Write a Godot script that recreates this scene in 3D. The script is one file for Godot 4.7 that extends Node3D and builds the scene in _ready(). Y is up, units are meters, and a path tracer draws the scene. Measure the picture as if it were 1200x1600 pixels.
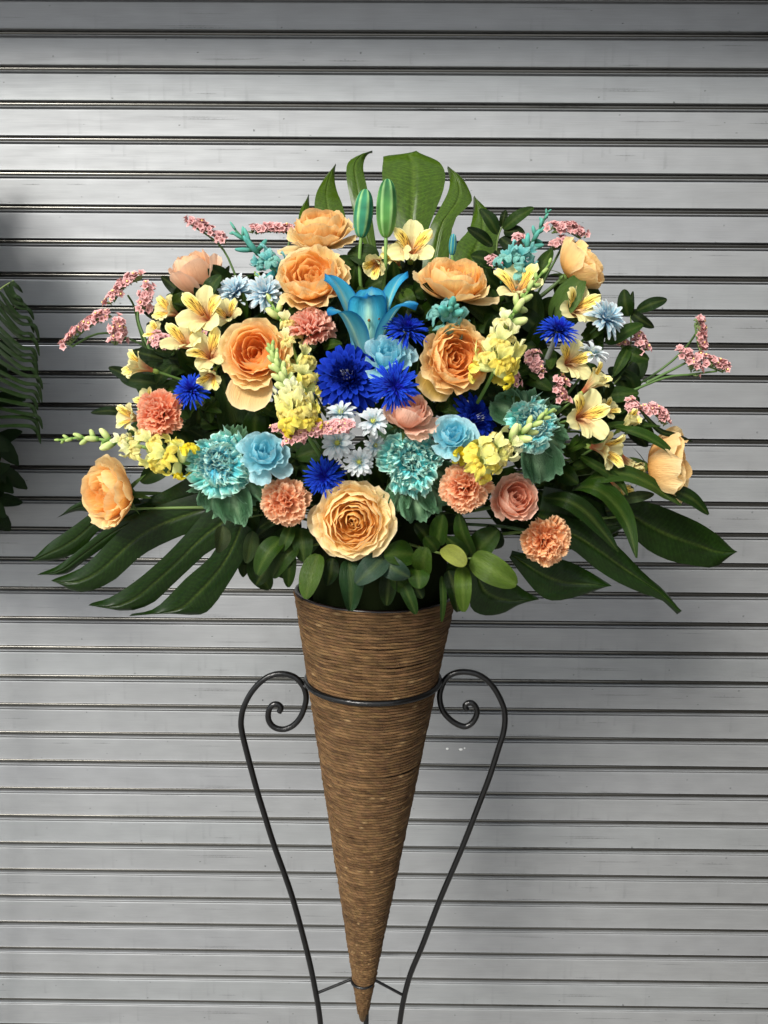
extends Node3D

# ---------------------------------------------------------------- camera numbers
const FOCAL := 1250.0                     # in pixels of the 1200 x 1600 photograph
const EYE := Vector3(0.0, 1.55, 1.5)
var look := Basis()
var rng := RandomNumberGenerator.new()
var noise := FastNoiseLite.new()
var M := {}
var foam_at := Vector3()

# ---------------------------------------------------------------- geometry store
class Geo:
	var v := PackedVector3Array()
	var c := PackedColorArray()
	var t := PackedVector2Array()
	var i := PackedInt32Array()

	func sheet(rows: int, row: int, wrap: bool, first: int) -> void:
		var cells := row if wrap else row - 1
		for a in rows - 1:
			for k in cells:
				var p := first + a * row + k
				var q := first + a * row + (k + 1) % row
				i.append(p); i.append(q); i.append(p + row)
				i.append(q); i.append(q + row); i.append(p + row)

	func tube(pts: PackedVector3Array, r0: float, r1: float, sides: int, col: Color, col2 := Color(-1, 0, 0)) -> void:
		var n := pts.size()
		var first := v.size()
		var side := Vector3.ZERO
		for a in n:
			var d := (pts[mini(a + 1, n - 1)] - pts[maxi(a - 1, 0)]).normalized()
			if side == Vector3.ZERO:
				side = d.cross(Vector3.UP if absf(d.y) < 0.9 else Vector3.RIGHT).normalized()
			side = (side - d * side.dot(d)).normalized()
			var up := d.cross(side)
			var f := float(a) / (n - 1)
			var r := lerpf(r0, r1, f)
			for k in sides:
				var g := TAU * k / sides
				v.append(pts[a] + (side * cos(g) + up * sin(g)) * r)
				c.append(col if col2.r < 0 else col.lerp(col2, f))
				t.append(Vector2(float(k) / sides, f))
		sheet(n, sides, true, first)
		for e in [0, n - 1]:
			var centre := v.size()
			v.append(pts[e]); c.append(col if col2.r < 0 or e == 0 else col2); t.append(Vector2(0.5, 0))
			for k in sides:
				var p: int = first + e * sides + k
				var q: int = first + e * sides + (k + 1) % sides
				i.append(centre)
				i.append(q if e == 0 else p)
				i.append(p if e == 0 else q)

	func blob(xf: Transform3D, rings: int, sides: int, ca: Color, cb: Color, sharp := 1.0, ribs := 0.0, nribs := 6) -> void:
		var first := v.size()
		for a in rings + 1:
			var f := float(a) / rings
			var rad := pow(sin(PI * clampf(f, 0.004, 0.996)), sharp)
			for k in sides:
				var g := TAU * k / sides
				var rr := rad * (1.0 + ribs * cos(g * nribs))
				v.append(xf * Vector3(cos(g) * rr, -cos(PI * f), sin(g) * rr))
				c.append(ca.lerp(cb, f))
				t.append(Vector2(float(k) / sides, f))
		sheet(rings + 1, sides, true, first)

	func append(o: Geo, xf: Transform3D) -> void:
		var first := v.size()
		for p in o.v:
			v.append(xf * p)
		c.append_array(o.c)
		t.append_array(o.t)
		for k in o.i:
			i.append(first + k)

	func mesh() -> ArrayMesh:
		var n := PackedVector3Array()
		n.resize(v.size())
		for k in range(0, i.size(), 3):
			var a := i[k]
			var b := i[k + 1]
			var d := i[k + 2]
			var w := (v[d] - v[a]).cross(v[b] - v[a])
			n[a] += w; n[b] += w; n[d] += w
		for k in n.size():
			n[k] = n[k].normalized() if n[k].length_squared() > 1e-24 else Vector3.UP
		var arr := []
		arr.resize(Mesh.ARRAY_MAX)
		arr[Mesh.ARRAY_VERTEX] = v
		arr[Mesh.ARRAY_NORMAL] = n
		arr[Mesh.ARRAY_COLOR] = c
		arr[Mesh.ARRAY_TEX_UV] = t
		arr[Mesh.ARRAY_INDEX] = i
		var m := ArrayMesh.new()
		m.add_surface_from_arrays(Mesh.PRIMITIVE_TRIANGLES, arr)
		return m

# ---------------------------------------------------------------- small helpers
func S(r: float, g: float, b: float) -> Color:      # a colour as the eye reads it, to linear
	return Color(r / 255.0, g / 255.0, b / 255.0).srgb_to_linear()

func jit(c: Color, amount: float) -> Color:
	var k := 1.0 + rng.randf_range(-amount, amount)
	return Color(c.r * k, c.g * k * (1.0 + rng.randf_range(-amount, amount) * 0.3), c.b * k)

func at(u: float, v: float, z: float) -> Vector3:   # the place at distance z from the shutter that lies behind photograph pixel u, v
	var d := look * Vector3((u - 600.0) / FOCAL, (800.0 - v) / FOCAL, -1.0)
	return EYE + d * ((z - EYE.z) / d.z)

func per_px(z: float) -> float:
	return (EYE.z - z) / FOCAL

func dome(u: float, v: float) -> float:
	var a := (u - 600.0) / 540.0
	var b := (v - 640.0) / 350.0
	return 0.40 + 0.19 * maxf(0.0, 1.0 - a * a - b * b)

func facing(axis: Vector3, roll := 0.0) -> Basis:   # y along the axis
	var y := axis.normalized()
	var x := y.cross(Vector3(0, 0, 1) if absf(y.z) < 0.9 else Vector3(0, -1, 0)).normalized()
	return Basis(x, y, x.cross(y)) * Basis(Vector3.UP, roll)

func outward(p: Vector3) -> Vector3:
	return (p - foam_at).normalized()

func thing(called: String, label: String, category: String, where: Transform3D, group := "") -> Node3D:
	var o := Node3D.new()
	o.name = called
	add_child(o, true)
	o.transform = where
	o.set_meta("label", label)
	o.set_meta("category", category)
	if group:
		o.set_meta("group", group)
	return o

func part(parent: Node, called: String, g: Variant, m: Material, xf := Transform3D(), stuff := false) -> MeshInstance3D:
	var o := MeshInstance3D.new()
	o.name = called
	o.mesh = g.mesh() if g is Geo else g
	o.material_override = m
	o.transform = xf
	parent.add_child(o, true)
	if stuff:
		o.set_meta("kind", "stuff")
	return o

func curve(pts: Array, n: int) -> PackedVector3Array:  # a smooth line through points
	var out := PackedVector3Array()
	var m := pts.size()
	for k in n + 1:
		var f := float(k) / n * (m - 1)
		var a := mini(int(f), m - 2)
		var w := f - a
		var p0: Vector3 = pts[maxi(a - 1, 0)]
		var p1: Vector3 = pts[a]
		var p2: Vector3 = pts[a + 1]
		var p3: Vector3 = pts[mini(a + 2, m - 1)]
		out.append(p1.cubic_interpolate(p2, p0, p3, w))
	return out

func stem_to_foam(root: Node3D, from: Vector3, dir: Vector3, r: float, col: Color, to := Vector3.INF) -> void:
	var goal := foam_at + Vector3(rng.randf_range(-0.03, 0.03), rng.randf_range(-0.03, 0.0), rng.randf_range(-0.02, 0.03)) if to == Vector3.INF else to
	var d := from.distance_to(goal)
	var inv := root.transform.affine_inverse()
	var pts := PackedVector3Array()
	for k in 9:
		var f := k / 8.0
		var a := from.lerp(from + dir * d * 0.4, f)
		var b := (from + dir * d * 0.4).lerp(goal, f)
		pts.append(inv * a.lerp(b, f))
	var g := Geo.new()
	g.tube(pts, r, r * 1.1, 6, col)
	part(root, "stem", g, M.stem)

# one petal: a profile (radius, height), a half width and its curves; radial = +x, flower axis = +y
func petal(pr: Array, W: float, o: Dictionary, g: Geo = null, xf := Transform3D()) -> Geo:
	if g == null:
		g = Geo.new()
	var nu: int = o.get("nu", 7)
	var nv: int = o.get("nv", 8)
	var rc: float = o.get("rc", 10.0)
	var rnd: float = o.get("rnd", 0.35)
	var base: float = o.get("base", 0.3)
	var curl: float = o.get("curl", 0.0)
	var ruf: float = o.get("ruf", 0.0)
	var rf: float = o.get("rf", 2.0)
	var zig: float = o.get("zig", 0.0)
	var tip: float = o.get("tip", 0.0)        # how far the width runs to a point
	var wide: float = o.get("wide", 0.55)
	var crease: float = o.get("crease", 0.0)
	var rp: float = o.get("rp", 2.0)
	var nz: float = o.get("nz", 0.0)
	var nf: float = o.get("nf", 40.0)
	var lace: float = o.get("lace", 0.0)
	var vn: float = o.get("vn", 0.10)
	var ph: float = o.get("ph", rng.randf() * TAU)
	var c0: Color = o.c0
	var c1: Color = o.get("c1", c0)
	var ce: Color = o.get("ce", c1)
	var cm: Color = o.get("cm", Color(-1, 0, 0))
	var epow: float = o.get("epow", 6.0)
	var skew: float = o.get("skew", 0.0)
	var p0: Vector2 = pr[0]
	var p1: Vector2 = pr[1]
	var p2: Vector2 = pr[2]
	var p3: Vector2 = pr[3] if pr.size() > 3 else pr[2]
	if pr.size() == 3:
		p2 = pr[2].lerp(pr[1], 2.0 / 3.0)
		p1 = pr[0].lerp(pr[1], 2.0 / 3.0)
	var first := g.v.size()
	for a in nu + 1:
		var u := float(a) / nu
		for k in nv + 1:
			var s := float(k) / nv * 2.0 - 1.0
			var e := absf(s)
			var cut := 1.0 - rnd * pow(e, 2.4) - (zig * (0.5 + 0.5 * cos(k * PI)) * (0.6 + 0.4 * sin(k * 2.3 + ph)))
			cut += skew * s + lace * noise.get_noise_2d(s * nf * 2.2, ph * 90.0)
			var f := u * cut
			var w := W * (base + (1.0 - base) * smoothstep(0.0, wide, f))
			if tip > 0.0 and f > wide:
				w *= pow(maxf(0.0, 1.0 - pow((f - wide) / (1.001 - wide), 2.0)), tip)
			var h := 1.0 - f
			var p := p0 * (h * h * h) + p1 * (3 * h * h * f) + p2 * (3 * h * f * f) + p3 * (f * f * f)
			var d := ((p1 - p0) * (h * h) + (p2 - p1) * (2 * h * f) + (p3 - p2) * (f * f)).normalized()
			var nrm := Vector2(d.y, -d.x)
			var q := clampf(s * w / rc, -2.6, 2.6)
			var off := -rc * (1.0 - cos(q))
			off += curl * e * e * e * f * f
			off += ruf * (0.25 + e * 0.75) * pow(f, rp) * sin(rf * s * PI + ph + sin(f * 5.0 + ph)) + ruf * 0.5 * f * f * f * sin(rf * 1.9 * s * PI + ph * 2.7)
			if nz > 0.0:
				off += nz * pow(f, rp) * (noise.get_noise_2d(s * nf + ph * 77.0, f * nf * 0.7) * 2.2)
			off += crease * (1.0 - smoothstep(0.0, 0.35, e))
			p += nrm * off
			g.v.append(xf * Vector3(p.x, p.y, rc * sin(q)))
			var edge := maxf(pow(u, epow), pow(e, epow) * smoothstep(0.1, 0.5, u))
			var col := c0.lerp(c1, smoothstep(0.0, 0.75, u)).lerp(ce, edge)
			if cm.r >= 0.0:
				col = col.lerp(cm, (1.0 - smoothstep(0.0, 0.28, e)) * (1.0 - smoothstep(0.55, 1.0, u)))
			g.c.append(col * (1.0 + vn * noise.get_noise_2d(s * 70.0 + ph * 50.0, u * 9.0) * 1.6))
			g.t.append(Vector2(s * 0.5 + 0.5, u))
	g.sheet(nu + 1, nv + 1, false, first)
	return g

# a blade along a line with a width, turned to face a direction
func blade(g: Geo, line: Array, width: float, face: Vector3, col: Color, vein: Color, o := {}) -> void:
	var n: int = o.get("n", 12)
	var nv: int = o.get("nv", 6)
	var fold: float = o.get("fold", 0.18)
	var p: float = o.get("p", 0.8)       # where it is widest: < 1 towards the base
	var sharp: float = o.get("sharp", 0.75)
	var twist: float = o.get("twist", 0.0)
	var wave: float = o.get("wave", 0.0)
	var pts := curve(line, n)
	var first := g.v.size()
	var ph := rng.randf() * TAU
	for a in n + 1:
		var u := float(a) / n
		var d := (pts[mini(a + 1, n)] - pts[maxi(a - 1, 0)]).normalized()
		var side := d.cross(face).normalized().rotated(d, twist * u)
		var up := side.cross(d)
		var w := width * 0.5 * pow(sin(PI * clampf(pow(u, p), 0.02, 0.985)), sharp)
		for k in nv + 1:
			var s := float(k) / nv * 2.0 - 1.0
			var lift := fold * w * absf(s) + wave * width * sin(u * 9.0 + ph + s) * absf(s)
			g.v.append(pts[a] + side * s * w + up * lift)
			var vv := (1.0 - smoothstep(0.0, 0.25, absf(s))) * 0.55
			g.c.append(col.lerp(vein, vv) * (1.0 + 0.22 * noise.get_noise_2d(s * 55.0 + ph * 31.0, u * 12.0) + 0.25 * noise.get_noise_2d(u * 14.0 + ph * 60.0, s * 6.0)))
			g.t.append(Vector2(s * 0.5 + 0.5, u))
	g.sheet(n + 1, nv + 1, false, first)

# a lobe between two edges, both from base to tip
func lobe(g: Geo, left: Array, right: Array, z0: float, z1: float, col: Color, vein: Color, bulge := 0.012, n := 14, vein_s := 0.0) -> void:
	var la := []
	var ra := []
	for k in left.size():
		var f := float(k) / (left.size() - 1)
		la.append(at(left[k][0], left[k][1], lerpf(z0, z1, f)))
	for k in right.size():
		var f := float(k) / (right.size() - 1)
		ra.append(at(right[k][0], right[k][1], lerpf(z0, z1, f)))
	var a := curve(la, n)
	var b := curve(ra, n)
	var nv := 18
	var first := g.v.size()
	for k in n + 1:
		var u := float(k) / n
		for m in nv + 1:
			var s := float(m) / nv
			var p := a[k].lerp(b[k], s)
			var e := 2.0 * s - 1.0
			var bl := bulge * lerpf(0.1, 1.0, smoothstep(0.25, 0.9, u))
			p.z += bl * (1.0 - e * e) - bulge * 0.25 * (1.0 - smoothstep(0.0, 0.14, absf(e - vein_s))) + 0.004 * sin(u * 5.0 + s * 2.0)
			g.v.append(p)
			g.c.append(col.lerp(vein, 0.6 * (1.0 - u * 0.6) * (1.0 - smoothstep(0.0, 0.09, absf(e - vein_s)))).lerp(col * 1.15, 0.3 * sin(u * 23.0 + absf(e) * 6.0)))
			g.t.append(Vector2(s, u))
	g.sheet(n + 1, nv + 1, false, first)

# ---------------------------------------------------------------- materials
func mat(called: String, rough: float, o := {}) -> StandardMaterial3D:
	var m := StandardMaterial3D.new()
	m.resource_name = called
	m.vertex_color_use_as_albedo = true
	m.roughness = rough
	m.metallic_specular = o.get("spec", 0.5)
	m.cull_mode = BaseMaterial3D.CULL_DISABLED
	if o.has("back"):
		m.backlight_enabled = true
		m.backlight = Color(o.back, o.back, o.back).linear_to_srgb()
	if o.has("bump"):
		m.heightmap_enabled = true
		m.heightmap_texture = o.bump
		m.heightmap_scale = o.bump_cm
		m.uv1_scale = o.get("uv", Vector3.ONE)
	M[called] = m
	return m

func noise_tex(w: int, h: int, freq: float, oct: int, ramp: Gradient = null, sd := 1, kind := FastNoiseLite.TYPE_SIMPLEX_SMOOTH) -> NoiseTexture2D:
	var f := FastNoiseLite.new()
	f.seed = sd
	f.frequency = freq
	f.fractal_octaves = oct
	f.noise_type = kind
	var t := NoiseTexture2D.new()
	t.width = w
	t.height = h
	t.seamless = true
	t.noise = f
	if ramp:
		t.color_ramp = ramp
	return t

func ramp(stops: Array) -> Gradient:
	var g := Gradient.new()
	var o := PackedFloat32Array()
	var c := PackedColorArray()
	for s in stops:
		o.append(s[0])
		c.append(Color(s[1], s[1], s[1]))
	g.offsets = o
	g.colors = c
	return g

func streak_image() -> ImageTexture:          # the brown dashes on the inner tepals of a peruvian lily
	var im := Image.create(96, 192, false, Image.FORMAT_RGB8)
	im.fill(Color(1, 1, 1))
	for k in 44:
		var x := 48.0 + rng.randf_range(-40, 40)
		var y := rng.randf_range(14, 140)
		var n := int(rng.randf_range(20, 46))
		for j in n:
			var w := int(1.0 + 2.4 * sin(PI * j / n))
			im.fill_rect(Rect2i(int(x + (x - 48.0) * j * 0.008), int(y + j), w, 1), Color(0.30, 0.11, 0.05))
	return ImageTexture.create_from_image(im)

func vein_image(pinnate: bool) -> ImageTexture:   # pale veins and darker blotches of a leaf: x across, y along
	var w := 128
	var h := 256
	var im := Image.create(w, h, false, Image.FORMAT_RGB8)
	for y in h:
		for x in w:
			var s := absf(x / 127.0 * 2.0 - 1.0)
			var k := 0.80 + 0.10 * noise.get_noise_2d(x * 1.3, y * 0.9) + 0.07 * noise.get_noise_2d(x * 5.0, y * 4.0)
			var line := 0.0
			if pinnate:
				var q := fposmod((y / 256.0 * 16.0) - s * 2.6 + 0.25 * noise.get_noise_2d(x * 0.5, y * 0.5), 1.0)
				line = exp(-pow((q - 0.5) * 9.0, 2.0)) * (1.0 - s * 0.6)
			else:
				var q := fposmod(s * 7.0 * (1.0 - 0.3 * s) + 0.3 * noise.get_noise_2d(y * 0.6, 9.0), 1.0)
				line = exp(-pow((q - 0.5) * 6.0, 2.0)) * 0.5
			k += 0.16 * line
			var spot := noise.get_noise_2d(x * 3.1 + 900.0, y * 2.7)
			if spot > 0.42:
				k -= (spot - 0.42) * 0.8
			k = clampf(k, 0.4, 1.0)
			im.set_pixel(x, y, Color(k, minf(1.0, k * 1.01), k * 0.96))
	return ImageTexture.create_from_image(im)

func metal_image() -> ImageTexture:               # brushed aluminium with scratches, specks and a few dull drips
	var w := 2048
	var h := 256
	var im := Image.create(w, h, false, Image.FORMAT_RGB8)
	for y in h:
		var row := 0.955 + 0.03 * noise.get_noise_2d(3.0, y * 9.0)
		for x in range(0, w, 2):
			var k := row + 0.022 * noise.get_noise_2d(x * 0.35, y * 4.0) + 0.03 * noise.get_noise_2d(x * 0.25 + 500.0, y * 0.15)
			var col := Color(k, k, k)
			im.set_pixel(x, y, col)
			im.set_pixel(x + 1, y, col)
	for s in 18:
		var x := rng.randi_range(0, w - 160)
		var y := rng.randi_range(4, h - 6)
		var n := rng.randi_range(20, 130)
		var dark := rng.randf_range(0.62, 0.9)
		for j in n:
			var k := lerpf(1.0, dark, sin(PI * j / n) * rng.randf_range(0.5, 1.0))
			for e in rng.randi_range(2, 4):
				im.set_pixel(x + j, y + e, im.get_pixel(x + j, y + e) * k)
	for s in 20:
		var x := rng.randi_range(4, w - 8)
		var y := rng.randi_range(4, h - 14)
		var k := rng.randf_range(0.55, 0.85)
		for e in rng.randi_range(3, 10):
			for f in rng.randi_range(1, 3):
				im.set_pixel(x + f, y + e, im.get_pixel(x + f, y + e) * k)
	for s in 30:
		var x := rng.randi_range(8, w - 20)
		var y := rng.randi_range(0, 100)
		var n := rng.randi_range(50, 150)
		for j in n:
			for f in rng.randi_range(2, 6):
				im.set_pixel(x + f, y + j, im.get_pixel(x + f, y + j) * lerpf(0.96, 1.0, float(j) / n))
	return ImageTexture.create_from_image(im)

func make_materials() -> void:
	var vein := noise_tex(128, 128, 0.05, 3, null, 3)
	mat("petal", 0.55, {"back": 0.5, "spec": 0.3, "bump": vein, "bump_cm": 0.06, "uv": Vector3(7, 0.9, 1)})
	mat("velvet", 0.72, {"back": 0.95, "spec": 0.18, "bump": vein, "bump_cm": 0.08, "uv": Vector3(4, 0.6, 1)})
	mat("leaf", 0.42, {"back": 0.2, "spec": 0.27, "bump": vein, "bump_cm": 0.05, "uv": Vector3(5, 0.5, 1)})
	mat("glossy_leaf", 0.32, {"back": 0.12, "spec": 0.3, "bump": noise_tex(128, 128, 0.02, 2, null, 5), "bump_cm": 0.05, "uv": Vector3(1, 2, 1)})
	M.leaf.albedo_texture = vein_image(false)
	M.glossy_leaf.albedo_texture = vein_image(true)
	mat("kale", 0.6, {"back": 0.25, "spec": 0.3, "bump": vein, "bump_cm": 0.1, "uv": Vector3(3, 3, 1)})
	mat("stem", 0.5, {"spec": 0.4})
	mat("soft", 0.6, {"back": 0.3, "spec": 0.3})
	var st := mat("streaked", 0.55, {"back": 0.4, "spec": 0.3})
	st.albedo_texture = streak_image()
	mat("rope", 0.72, {"spec": 0.35, "bump": noise_tex(256, 64, 0.09, 3, null, 8), "bump_cm": 0.12, "uv": Vector3(1, 160, 1)})
	var iron := mat("iron", 0.28, {"spec": 0.5, "bump": noise_tex(128, 128, 0.08, 3, null, 9), "bump_cm": 0.02, "uv": Vector3(1, 6, 1)})
	iron.metallic = 0.25
	mat("plastic", 0.3, {"spec": 0.5})
	mat("foam", 0.95, {"spec": 0.1})
	var al := mat("aluminium", 1.0, {"spec": 0.5})
	al.metallic = 0.62
	al.roughness_texture = noise_tex(512, 256, 0.03, 4, ramp([[0.0, 0.58], [0.5, 0.61], [1.0, 0.66]]), 11)
	al.albedo_texture = metal_image()
	al.uv1_scale = Vector3(0.9, 11.0, 1)
	var bd := mat("bead", 0.26, {"spec": 0.5})
	bd.metallic = 0.9
	bd.albedo_texture = al.albedo_texture
	bd.uv1_scale = Vector3(0.5, 3.0, 1)
	var co := mat("concrete", 0.85, {"spec": 0.3})
	co.albedo_texture = noise_tex(512, 512, 0.03, 5, ramp([[0.0, 0.75], [1.0, 1.0]]), 15)
	co.uv1_triplanar = true
	co.uv1_world_triplanar = true
	co.uv1_scale = Vector3(0.8, 0.8, 0.8)
	mat("paint", 0.7)

# ---------------------------------------------------------------- the setting
const PITCH := 0.05877
const SLAT_TOP := 2.6335
func slat_geo(x0: float, x1: float, row: int, bead: bool) -> Geo:
	var out := []
	if bead:
		for k in 15:
			var a := lerpf(2.3, -2.2, k / 14.0)
			out.append(Vector2(-0.0500 + 0.0043 * sin(a), -0.0068 + 0.0042 * cos(a)))
	else:
		out = [Vector2(0.0004, -0.0050), Vector2(0.0, -0.0026), Vector2(-0.0006, -0.0004), Vector2(-0.0016, 0.0)]
		for k in 5:
			out.append(Vector2(lerpf(-0.0036, -0.0428, k / 4.0), 0.0))
		out.append_array([Vector2(-0.0438, 0.0006), Vector2(-0.0445, 0.0007), Vector2(-0.0450, 0.0), Vector2(-0.0452, -0.0014), Vector2(-0.0452, -0.0100), Vector2(-0.0542, -0.0100), Vector2(-0.0542, -0.0034),
			Vector2(-0.0543, -0.0012), Vector2(-0.0546, 0.0004), Vector2(-0.0551, 0.0013), Vector2(-0.0557, 0.0015), Vector2(-0.0562, 0.0010), Vector2(-0.0564, -0.0002), Vector2(-0.0566, -0.0045), Vector2(-0.0584, -0.0050)])
	var g := Geo.new()
	var cols := 12
	var shade := jit(Color(0.345, 0.354, 0.358), 0.02) if not bead else Color(0.12, 0.115, 0.105)
	for a in cols + 1:
		var x := lerpf(x0, x1, float(a) / cols)
		for p in out:
			g.v.append(Vector3(x, p.x + 0.00025 * noise.get_noise_2d(x * 60.0, row * 31.0), p.y + 0.0005 * noise.get_noise_2d(x * 40.0, row * 77.0)))
			g.c.append(shade)
			g.t.append(Vector2(x * 0.5 + row * 0.37, p.x + row * 0.173))
	g.sheet(cols + 1, out.size(), false, 0)
	return g

func build_setting() -> void:
	# the shutter: one slat after another, each with its bead
	var sh := thing("roller_shutter", "closed silver aluminium roller shutter of wide horizontal slats", "roller shutter", Transform3D())
	var variants := []
	var beads := []
	for k in 6:
		variants.append(slat_geo(-1.7, 1.7, k, false).mesh())
		beads.append(slat_geo(-1.7, 1.7, k, true).mesh())
	var row := 0
	var y := SLAT_TOP
	while y > 0.06:
		var m: ArrayMesh = variants[row % 6]
		var s := part(sh, "slat", m, M.aluminium, Transform3D(Basis(Vector3.RIGHT, rng.randf_range(-0.006, 0.006)) * Basis(Vector3.BACK, rng.randf_range(-0.0003, 0.0003)), Vector3(0, y, 0)))
		part(s, "bead", beads[(row * 5) % 6], M.bead)
		row += 1
		y -= PITCH
	for f in [[699, 1170, 5, 4], [720, 1171, 7, 4], [726, 1169, 3, 3]]:
		var g := Geo.new()
		var p := at(f[0], f[1], 0.0004)
		g.blob(Transform3D(Basis().scaled(Vector3(f[2], f[3], 0.6) * 0.5 * per_px(0)), p), 5, 9, S(225, 226, 224), S(215, 216, 214))
		part(sh, "paint_fleck", g, M.paint)
	# what stands round the shutter, mostly outside the frame: pavement, soffit over the door, side pier
	var gr := Geo.new()
	box(gr, Vector3(-30, -0.2, -0.3), Vector3(30, 0.0, 40), S(186, 183, 178))
	var go := MeshInstance3D.new()
	go.name = "pavement"
	go.mesh = gr.mesh()
	go.material_override = M.concrete
	go.set_meta("kind", "structure")
	add_child(go)
	var so := Geo.new()
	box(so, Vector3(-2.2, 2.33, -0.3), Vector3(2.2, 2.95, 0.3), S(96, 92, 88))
	var sm := MeshInstance3D.new()
	sm.name = "soffit"
	sm.mesh = so.mesh()
	sm.material_override = M.concrete
	sm.set_meta("kind", "structure")
	add_child(sm)
	var w := Geo.new()
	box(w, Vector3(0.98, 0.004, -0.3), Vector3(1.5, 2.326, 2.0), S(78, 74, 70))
	var wm := MeshInstance3D.new()
	wm.name = "side_wall"
	wm.mesh = w.mesh()
	wm.material_override = M.concrete
	wm.set_meta("kind", "structure")
	add_child(wm)

func box(g: Geo, a: Vector3, b: Vector3, col: Color) -> void:
	var q := [[Vector3(a.x, a.y, b.z), Vector3(b.x, a.y, b.z), Vector3(b.x, b.y, b.z), Vector3(a.x, b.y, b.z)], [Vector3(b.x, a.y, a.z), Vector3(a.x, a.y, a.z), Vector3(a.x, b.y, a.z), Vector3(b.x, b.y, a.z)],
		[Vector3(a.x, a.y, a.z), Vector3(a.x, a.y, b.z), Vector3(a.x, b.y, b.z), Vector3(a.x, b.y, a.z)], [Vector3(b.x, a.y, b.z), Vector3(b.x, a.y, a.z), Vector3(b.x, b.y, a.z), Vector3(b.x, b.y, b.z)],
		[Vector3(a.x, b.y, b.z), Vector3(b.x, b.y, b.z), Vector3(b.x, b.y, a.z), Vector3(a.x, b.y, a.z)], [Vector3(a.x, a.y, a.z), Vector3(b.x, a.y, a.z), Vector3(b.x, a.y, b.z), Vector3(a.x, a.y, b.z)]]
	for f in q:
		var n := g.v.size()
		for p in f:
			g.v.append(p); g.c.append(col); g.t.append(Vector2(p.x, p.y + p.z))
		for k in [0, 2, 1, 0, 3, 2]:
			g.i.append(n + k)

# ---------------------------------------------------------------- cone basket and iron stand
const ZC := 0.42
var cone_top := Vector3()
var cone_tip := Vector3()
var cone_r := 0.0
func cone_radius(f: float) -> float:          # f: 0 at the rim, 1 at the tip
	return lerpf(cone_r, 0.0062, pow(clampf(f, 0.0, 1.0), 0.985))

func build_cone() -> void:
	cone_top = at(586, 924, ZC)
	cone_tip = at(567, 1583, ZC)
	cone_r = 127.5 * per_px(ZC) * 1.0
	var h := cone_top.distance_to(cone_tip)
	var axis := (cone_top - cone_tip) / h
	var b := Basis(Vector3.RIGHT.slide(axis).normalized(), axis, Vector3.RIGHT.slide(axis).normalized().cross(axis))
	var o := thing("cone_basket", "tall brown rope-wound cone basket standing point down in the iron stand", "basket", Transform3D(b, cone_tip))
	var liner := Geo.new()
	var rings := [[0.0, -0.0025], [0.5, -0.0025], [0.985, -0.0025], [1.0, 0.001], [1.004, 0.0005], [1.004, -0.004], [0.97, -0.006], [0.6, -0.006]]
	for r in rings:
		for k in 64:
			var a := TAU * k / 64
			var rad: float = cone_radius(1.0 - minf(r[0], 1.0)) + r[1]
			liner.v.append(Vector3(cos(a) * rad, r[0] * h, sin(a) * rad))
			liner.c.append(S(22, 19, 16)); liner.t.append(Vector2(k / 64.0, r[0]))
	liner.sheet(rings.size(), 64, true, 0)
	part(o, "liner", liner, M.plastic)
	var rope := Geo.new()
	var turns := 152
	var seg := 88
	var n := turns * seg
	var first := 0
	var step := h / turns
	var rr := step * 0.52
	for k in n + 1:
		var a := TAU * k / seg
		var f := float(k) / n                       # from the rim down
		var turn := int(k / seg)
		var loose := 0.0
		# a few turns have slipped and leave dark gaps
		var front := Vector2(cos(a), sin(a))
		var slip := 0.0
		for gp in [[0.365, 0.9, 1.0, 0.0042], [0.075, 1.5, 0.55, 0.003], [0.118, 1.15, 0.5, 0.0032], [0.11, 2.3, 0.4, 0.002], [0.30, 1.4, 0.4, 0.0018], [0.52, 2.0, 0.5, 0.0018]]:
			var da := absf(angle_difference(a, gp[1]))
			if da < gp[2] and f > gp[0] and f < gp[0] + 0.06:
				slip += 0.7 * gp[3] * (1.0 - smoothstep(0.0, gp[2], da)) * (1.0 - (f - gp[0]) / 0.06)
		slip += 0.0007 * noise.get_noise_2d(cos(a) * 40.0 + turn * 3.0, sin(a) * 40.0 + turn * 0.7)
		var y := h * (1.0 - f) - slip
		var rad := cone_radius(1.0 - y / h) + 0.0007 * noise.get_noise_2d(k * 0.9, 3.0) + 0.0008 * noise.get_noise_2d(turn * 37.0, a * 12.0)
		var col := S(90, 65, 39).lerp(S(122, 93, 60), 0.5 + 0.8 * noise.get_noise_2d(k * 2.1, 10.0))
		col = jit(col * (1.0 + 0.3 * noise.get_noise_2d(turn * 53.0, 5.0)), 0.16)
		if rng.randf() < 0.010:
			col = S(156, 126, 88)
		for m in 5:
			var g := TAU * m / 5.0 + k * 0.9
			var tw := 1.0 + 0.12 * cos(g * 2.0 + k)
			rope.v.append(Vector3(cos(a) * (rad + cos(g) * rr * tw), y + sin(g) * rr * tw, sin(a) * (rad + cos(g) * rr * tw)))
			rope.c.append(col)
			rope.t.append(Vector2(m / 5.0, f))
	# each ring of five is turned a little: the strands of the rope
	rope.sheet(n + 1, 5, true, first)
	part(o, "rope_winding", rope, M.rope)
	var tip := Geo.new()
	tip.blob(Transform3D(Basis().scaled(Vector3(0.0062, 0.012, 0.0062)), Vector3(0, -0.002, 0)), 8, 12, S(70, 55, 38), S(110, 84, 52))
	part(o, "tip", tip, M.rope)

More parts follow.
